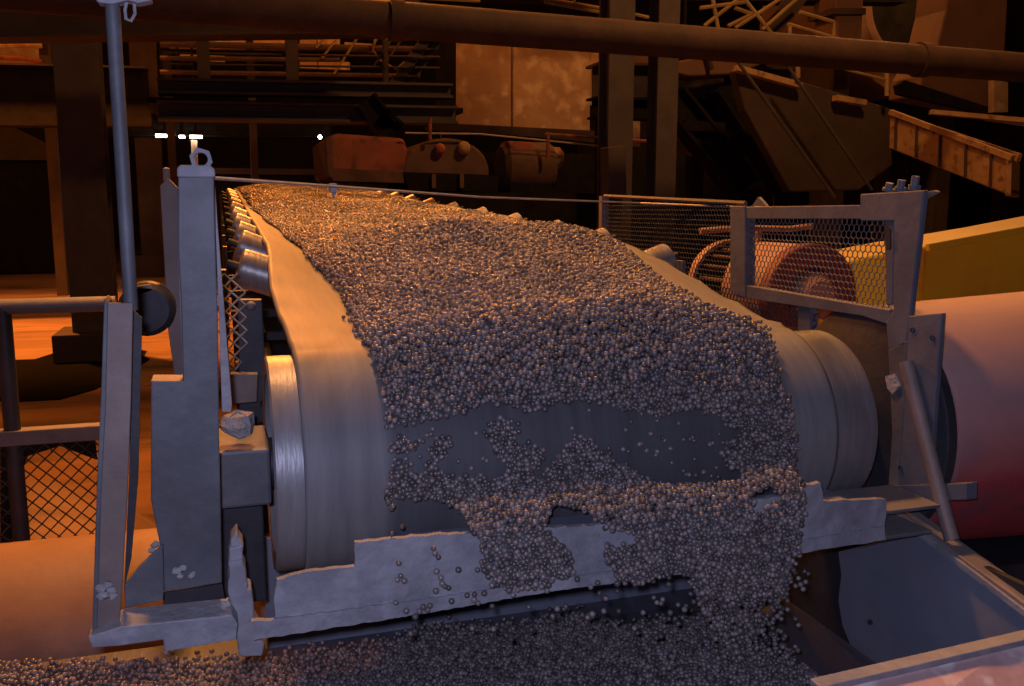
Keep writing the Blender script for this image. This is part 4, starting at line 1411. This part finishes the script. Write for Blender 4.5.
c = at(464, 148, 9.15)
MB().sphere(c, .07, 10).build('plug', M_trough, gm, smooth=True)
dm_ = thing('drive_motor', at(525, 165, 9.2), 'dark finned drive motor with an orange end at the right of the gear casing', 'motor')
c = at(500, 165, 9.5)
R_ = 0.27
L_ = at(550, 165, 9.5).x - c.x
MB().lathe([(0, 0), (0, R_ * .8), (0.05, R_), (L_ - .05, R_), (L_, R_ * .9), (L_, 0)], (c.x, 9.5, c.z - .02), 'X', 32).build('body', M_rustbody, dm_, smooth=True)
MB().lathe([(L_, .0), (L_, .12), (L_ + .08, .12), (L_ + .12, .08), (L_ + .12, 0)], (c.x, 9.45, c.z + .08), 'X', 24).build('end_cap', M_trough, dm_, smooth=True)
MB().box((c.x + .05, 9.3, c.z - .5), (c.x + L_ - .05, 9.8, c.z - .2)).build('mount', M_black, dm_)
MB().prism(polyY([(508, 141), (532, 142), (534, 152), (512, 152)], 9.3), (0, .3, 0)).build('terminal_box', M_redbox, dm_, bevel=.01)
sk = thing('machine_skid', at(450, 195, 9.3), 'long black skid under the red box housing and gear casing', 'skid')
a0, a1 = at(315, 192, 9.3), at(600, 196, 9.3)
MB().box((a0.x, 9.0, a0.z - .3), (a1.x, 10.4, a0.z)).build('deck', M_black, sk)
for f_ in (0.05, .5, .95):
    x = a0.x + (a1.x - a0.x) * f_
    MB().box((x - .1, 9.1, 0), (x + .1, 9.4, a0.z - .3)).build('leg', M_black, sk)
for px, py0, py1 in ((430, 118, 140), (548, 132, 158)):
    p0 = at(px, py0, 9.1)
    MB().tube([p0, at(px, py1, 9.1)], .02, 8).build('post', M_redbox, sk)
MB().tube([at(405, 133, 9.1), at(480, 134, 9.1), at(600, 146, 9.1)], .010, 6).build('cable', M_wire, sk)
MB().tube([at(545, 134, 9.1), at(660, 142, 9.1)], .018, 6).build('rail', M_redbox, sk)

# pedestal box by the columns
pb = MB()
pb.prism(polyY([(608, 147), (626, 145), (627, 196), (609, 196)], 7.9), (0, .2, 0))
_q = at(609, 196, 7.9)
pb.box((_q.x, 7.9, 0), (_q.x + .14, 8.1, _q.z))
tag(pb.build('cable_cabinet', M_column, bevel=.01), 'slim pinkish grey cabinet fixed at the foot of the left paired column', 'cabinet', kind='thing')

# girders behind the columns
girder(592, 82, 790, 86, 10.5, 0.42, 0.4, 'heavy dark girder behind the paired columns under the big pipe', M_bgbrown)
girder(592, 108, 740, 112, 10.2, 0.25, 0.3, 'second dark girder lower behind the paired columns', M_black, posts=(606, 735))
ds = thing('inclined_strut', at(700, 130, 9.8), 'dark inclined gallery struts slanting down right of the columns', 'strut')
MB().ibeam(at(670, 98, 9.8), at(745, 190, 9.8), .3, .35, .04).build('strut', M_black, ds)
for px_, py_ in ((745, 190), (792, 190)):
    _q = at(px_, py_, 9.8)
    MB().box((_q.x - .15, 9.65, 0), (_q.x + .15, 9.95, _q.z)).build('leg', M_black, ds)
MB().ibeam(at(722, 84, 9.8), at(792, 190, 9.8), .3, .35, .04).build('strut', M_black, ds)
MB().bar(at(684, 125, 9.7), at(724, 128, 9.7), .05, .12).build('cross_bar', M_black, ds)
gp2 = thing('back_sheet', at(690, 130, 12), 'brown orange lit sheet behind the inclined struts', 'sheeting')
MB().prism(polyY([(620, 112), (640, 112), (640, 142), (620, 142)], 12.2), (0, .1, 0)).build('sheet', M_panel, gp2)
MB().prism(polyY([(670, 122), (735, 122), (735, 165), (670, 150)], 12.2), (0, .1, 0)).build('sheet', M_tank, gp2)
MB().prism(polyY([(602, 46), (650, 46), (650, 78), (602, 78)], 13.3), (0, .1, 0)).build('sheet', M_tank, gp2)
_q = at(700, 150, 12.25)
MB().box((_q.x - .1, 12.3, 0), (_q.x + .1, 12.5, _q.z + .1)).build('leg', M_black, gp2)
# inclined gallery wall
gl = thing('inclined_gallery', at(820, 130, 8.8), 'dull brown inclined gallery side between the struts and the ochre trough', 'gallery')
MB().prism(polyY([(735, 70), (790, 78), (890, 108), (893, 165), (860, 190), (790, 192), (745, 110)], 8.8), (0, 0.15, 0)).build('side', M_bgbrown, gl, bevel=.02)
MB().bar(at(735, 68, 8.7), at(800, 86, 8.7), .1, .06).build('edge_strip', M_trough, gl)
MB().bar(at(835, 98, 8.7), at(864, 103, 8.7), .1, .06).build('edge_strip', M_trough, gl)
for x0, y0, x1, y1 in ((738, 62, 835, 198), (785, 62, 872, 190)):
    MB().tube([at(x0, y0, 8.4), at(x1, y1, 8.4)], .018, 6).build('tie_rod', M_column, gl, smooth=True)
for px, y0, y1 in ((798, 62, 78), (887, 70, 96)):
    MB().tube([at(px, y0, 8.6), at(px, y1, 8.6)], .025, 6).build('stub', M_rail, gl)
MB().tube([at(828, 65, 8.6), at(887, 80, 8.6)], .015, 6).build('rail', M_rail, gl)
# ochre trough
tr = thing('ochre_trough', at(950, 150, 8), 'long ochre sided trough box with five dark seams at the right edge', 'trough')
A_, B_ = at(890, 112, 8.2), at(1012, 158, 6.6)
A2, B2 = at(889, 148, 8.2), at(1011, 196, 6.6)
back = Vector((0.9, 0.75, 0))
MB().prism([A_, B_, B2, A2], back * .05).build('side', M_trough, tr, bevel=.01)
MB().prism([B_, B_ + back, B2 + back, B2], (-.03, .04, 0)).build('end_plate', M_trough, tr, bevel=.01)
MB().prism([A2 + Vector((0, 0, .03)), B2 + Vector((0, 0, .03)), B2 + back + Vector((0, 0, .03)), A2 + back + Vector((0, 0, .03))], (0, 0, .03)).build('bottom', M_bgbrown, tr)
MB().bar(A_ + back * .9, B_ + back * .9 + Vector((0, 0, .05)), .04, .08).build('rim', M_trough, tr)
MB().bar(A_ + Vector((0, -.01, 0)), B_ + Vector((0, -.01, 0)), .05, .05).build('rim', M_trough, tr)
for f_ in (0.06, 0.25, 0.45, 0.66, 0.85):
    p = A_.lerp(B_, f_); q = A2.lerp(B2, f_)
    p2 = p.lerp(q, .12); q2 = p.lerp(q, .97)
    MB().bar(p2 + Vector((-.01, -.012, 0)), q2 + Vector((-.01, -.012, 0)), .02, .02, (0, 1, 0)).build('seam_rib', M_bgbrown, tr)
for f_ in (.1, .9):
    q = A2.lerp(B2, f_) + back * .5
    MB().box((q.x - .06, q.y - .06, 0), (q.x + .06, q.y + .06, q.z + .03)).build('leg', M_black, tr)
tp = thing('trough_cover', at(970, 120, 8.6), 'pale flat cover slats lying over the ochre trough', 'cover')
MB().bar(at(930, 112, 8.6), at(1040, 122, 8.0), .12, .05).build('slat', M_trough, tp)
MB().bar(at(985, 118, 8.4), at(1040, 126, 8.0), .12, .05).build('slat', M_panel, tp)
# round vessel
vt = thing('round_vessel', at(930, 60, 12), 'large rusty round vessel with a dark mouth at the upper right', 'vessel')
c = at(915, 5, 12)
cx_, cz_ = c.x, c.z
R_ = 1.35
MB().lathe([(0.0, 0.8), (-.05, R_ * .72), (0, R_ * .8), (0, R_), (2.2, R_), (2.2, 0)], (cx_, 12, cz_), 'Y', 48).build('shell', M_tank, vt, smooth=True)
MB().lathe([(0.1, 0.0), (0.1, 0.84)], (cx_, 12, cz_), 'Y', 40).build('mouth', M_black, vt)  # black disc across the opening, painted in for the shade inside
MB().box((cx_ - 1.2, 12.3, 0), (cx_ - .9, 13.8, cz_ - .6)).build('leg', M_bgbrown, vt)
MB().box((cx_ + .9, 12.3, 0), (cx_ + 1.2, 13.8, cz_ - .6)).build('leg', M_bgbrown, vt)
dt = thing('square_duct', at(860, 20, 11), 'brown square duct standing left of the round vessel', 'duct')
MB().prism(polyY([(834, -40), (865, -40), (862, 40), (838, 42)], 11), (0, .5, 0)).build('body', M_tank, dt, bevel=.02)
MB().prism(polyY([(832, 8), (866, 8), (866, 14), (832, 14)], 10.95), (0, .55, 0)).build('flange', M_bgbrown, dt)
du = thing('hanging_duct', at(990, 60, 10), 'broad brown duct wall behind the pipe at the right edge', 'duct')
MB().prism(polyY([(950, -30), (1010, -30), (1002, 112), (918, 96), (922, 76), (936, 50), (946, 10)], 10.4), (0, .6, 0)).build('body', M_tank, du, bevel=.03)
MB().prism(polyY([(898, 85), (905, 80), (992, 108), (985, 114), (900, 94)], 10.3), (0, .1, 0)).build('edge_strip', M_black, du)
MB().prism(polyY([(994, 80), (1008, 82), (1008, 112), (994, 112)], 10.2), (0, .1, 0)).build('plate', M_panel, du)
# lattice railing top right
rl = thing('lattice_railing', at(750, 15, 9.5), 'ochre lattice railing and braces above the big pipe at the upper right', 'railing')
for x0, y0, x1, y1 in ((712, -5, 718, 28), (700, 8, 745, 2), (704, 26, 742, -4), (735, 28, 788, -6), (742, -4, 772, 34), (762, 30, 800, -4), (735, 8, 752, 14), (752, 14, 728, 26), (800, 12, 834, 22), (834, 22, 834, 36), (788, 24, 842, 40), (790, 26, 790, 34)):
    MB().tube([at(x0, y0, 9.3), at(x1, y1, 9.3)], .022, 6).build('bar', M_rail, rl, smooth=True)
MB().bar(at(768, 34, 9.6), at(806, -14, 9.6), .06, .22).build('strut', M_bgbrown, rl)
rl2 = thing('walkway_railing', at(560, 10, 10), 'thin ochre railing above the big pipe near the top centre', 'railing')
for x0, y0, x1, y1 in ((420, -2, 480, 1), (530, -4, 600, 8), (574, -6, 574, 8), (615, 10, 660, 20), (545, 2, 610, 14)):
    MB().tube([at(x0, y0, 10), at(x1, y1, 10)], .02, 6).build('bar', M_rail, rl2, smooth=True)
girder(430, -14, 900, -8, 11.5, .35, .3, 'roof girder at the very top behind the lattice railing', M_black)
# dark backing bulk behind the right side machinery
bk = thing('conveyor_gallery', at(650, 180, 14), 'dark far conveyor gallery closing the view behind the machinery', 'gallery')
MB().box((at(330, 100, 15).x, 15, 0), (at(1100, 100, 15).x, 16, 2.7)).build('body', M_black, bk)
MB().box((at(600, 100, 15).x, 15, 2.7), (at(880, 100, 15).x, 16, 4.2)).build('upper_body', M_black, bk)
# flat black patch laid on the floor
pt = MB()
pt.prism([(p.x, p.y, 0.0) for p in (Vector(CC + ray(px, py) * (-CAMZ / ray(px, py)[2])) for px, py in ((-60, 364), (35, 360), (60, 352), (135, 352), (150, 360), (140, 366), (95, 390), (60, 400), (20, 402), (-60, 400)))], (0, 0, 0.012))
tag(pt.build('black_floor_patch', M_patch), 'black irregular patch on the orange floor by the column plinth', 'patch', kind='thing')
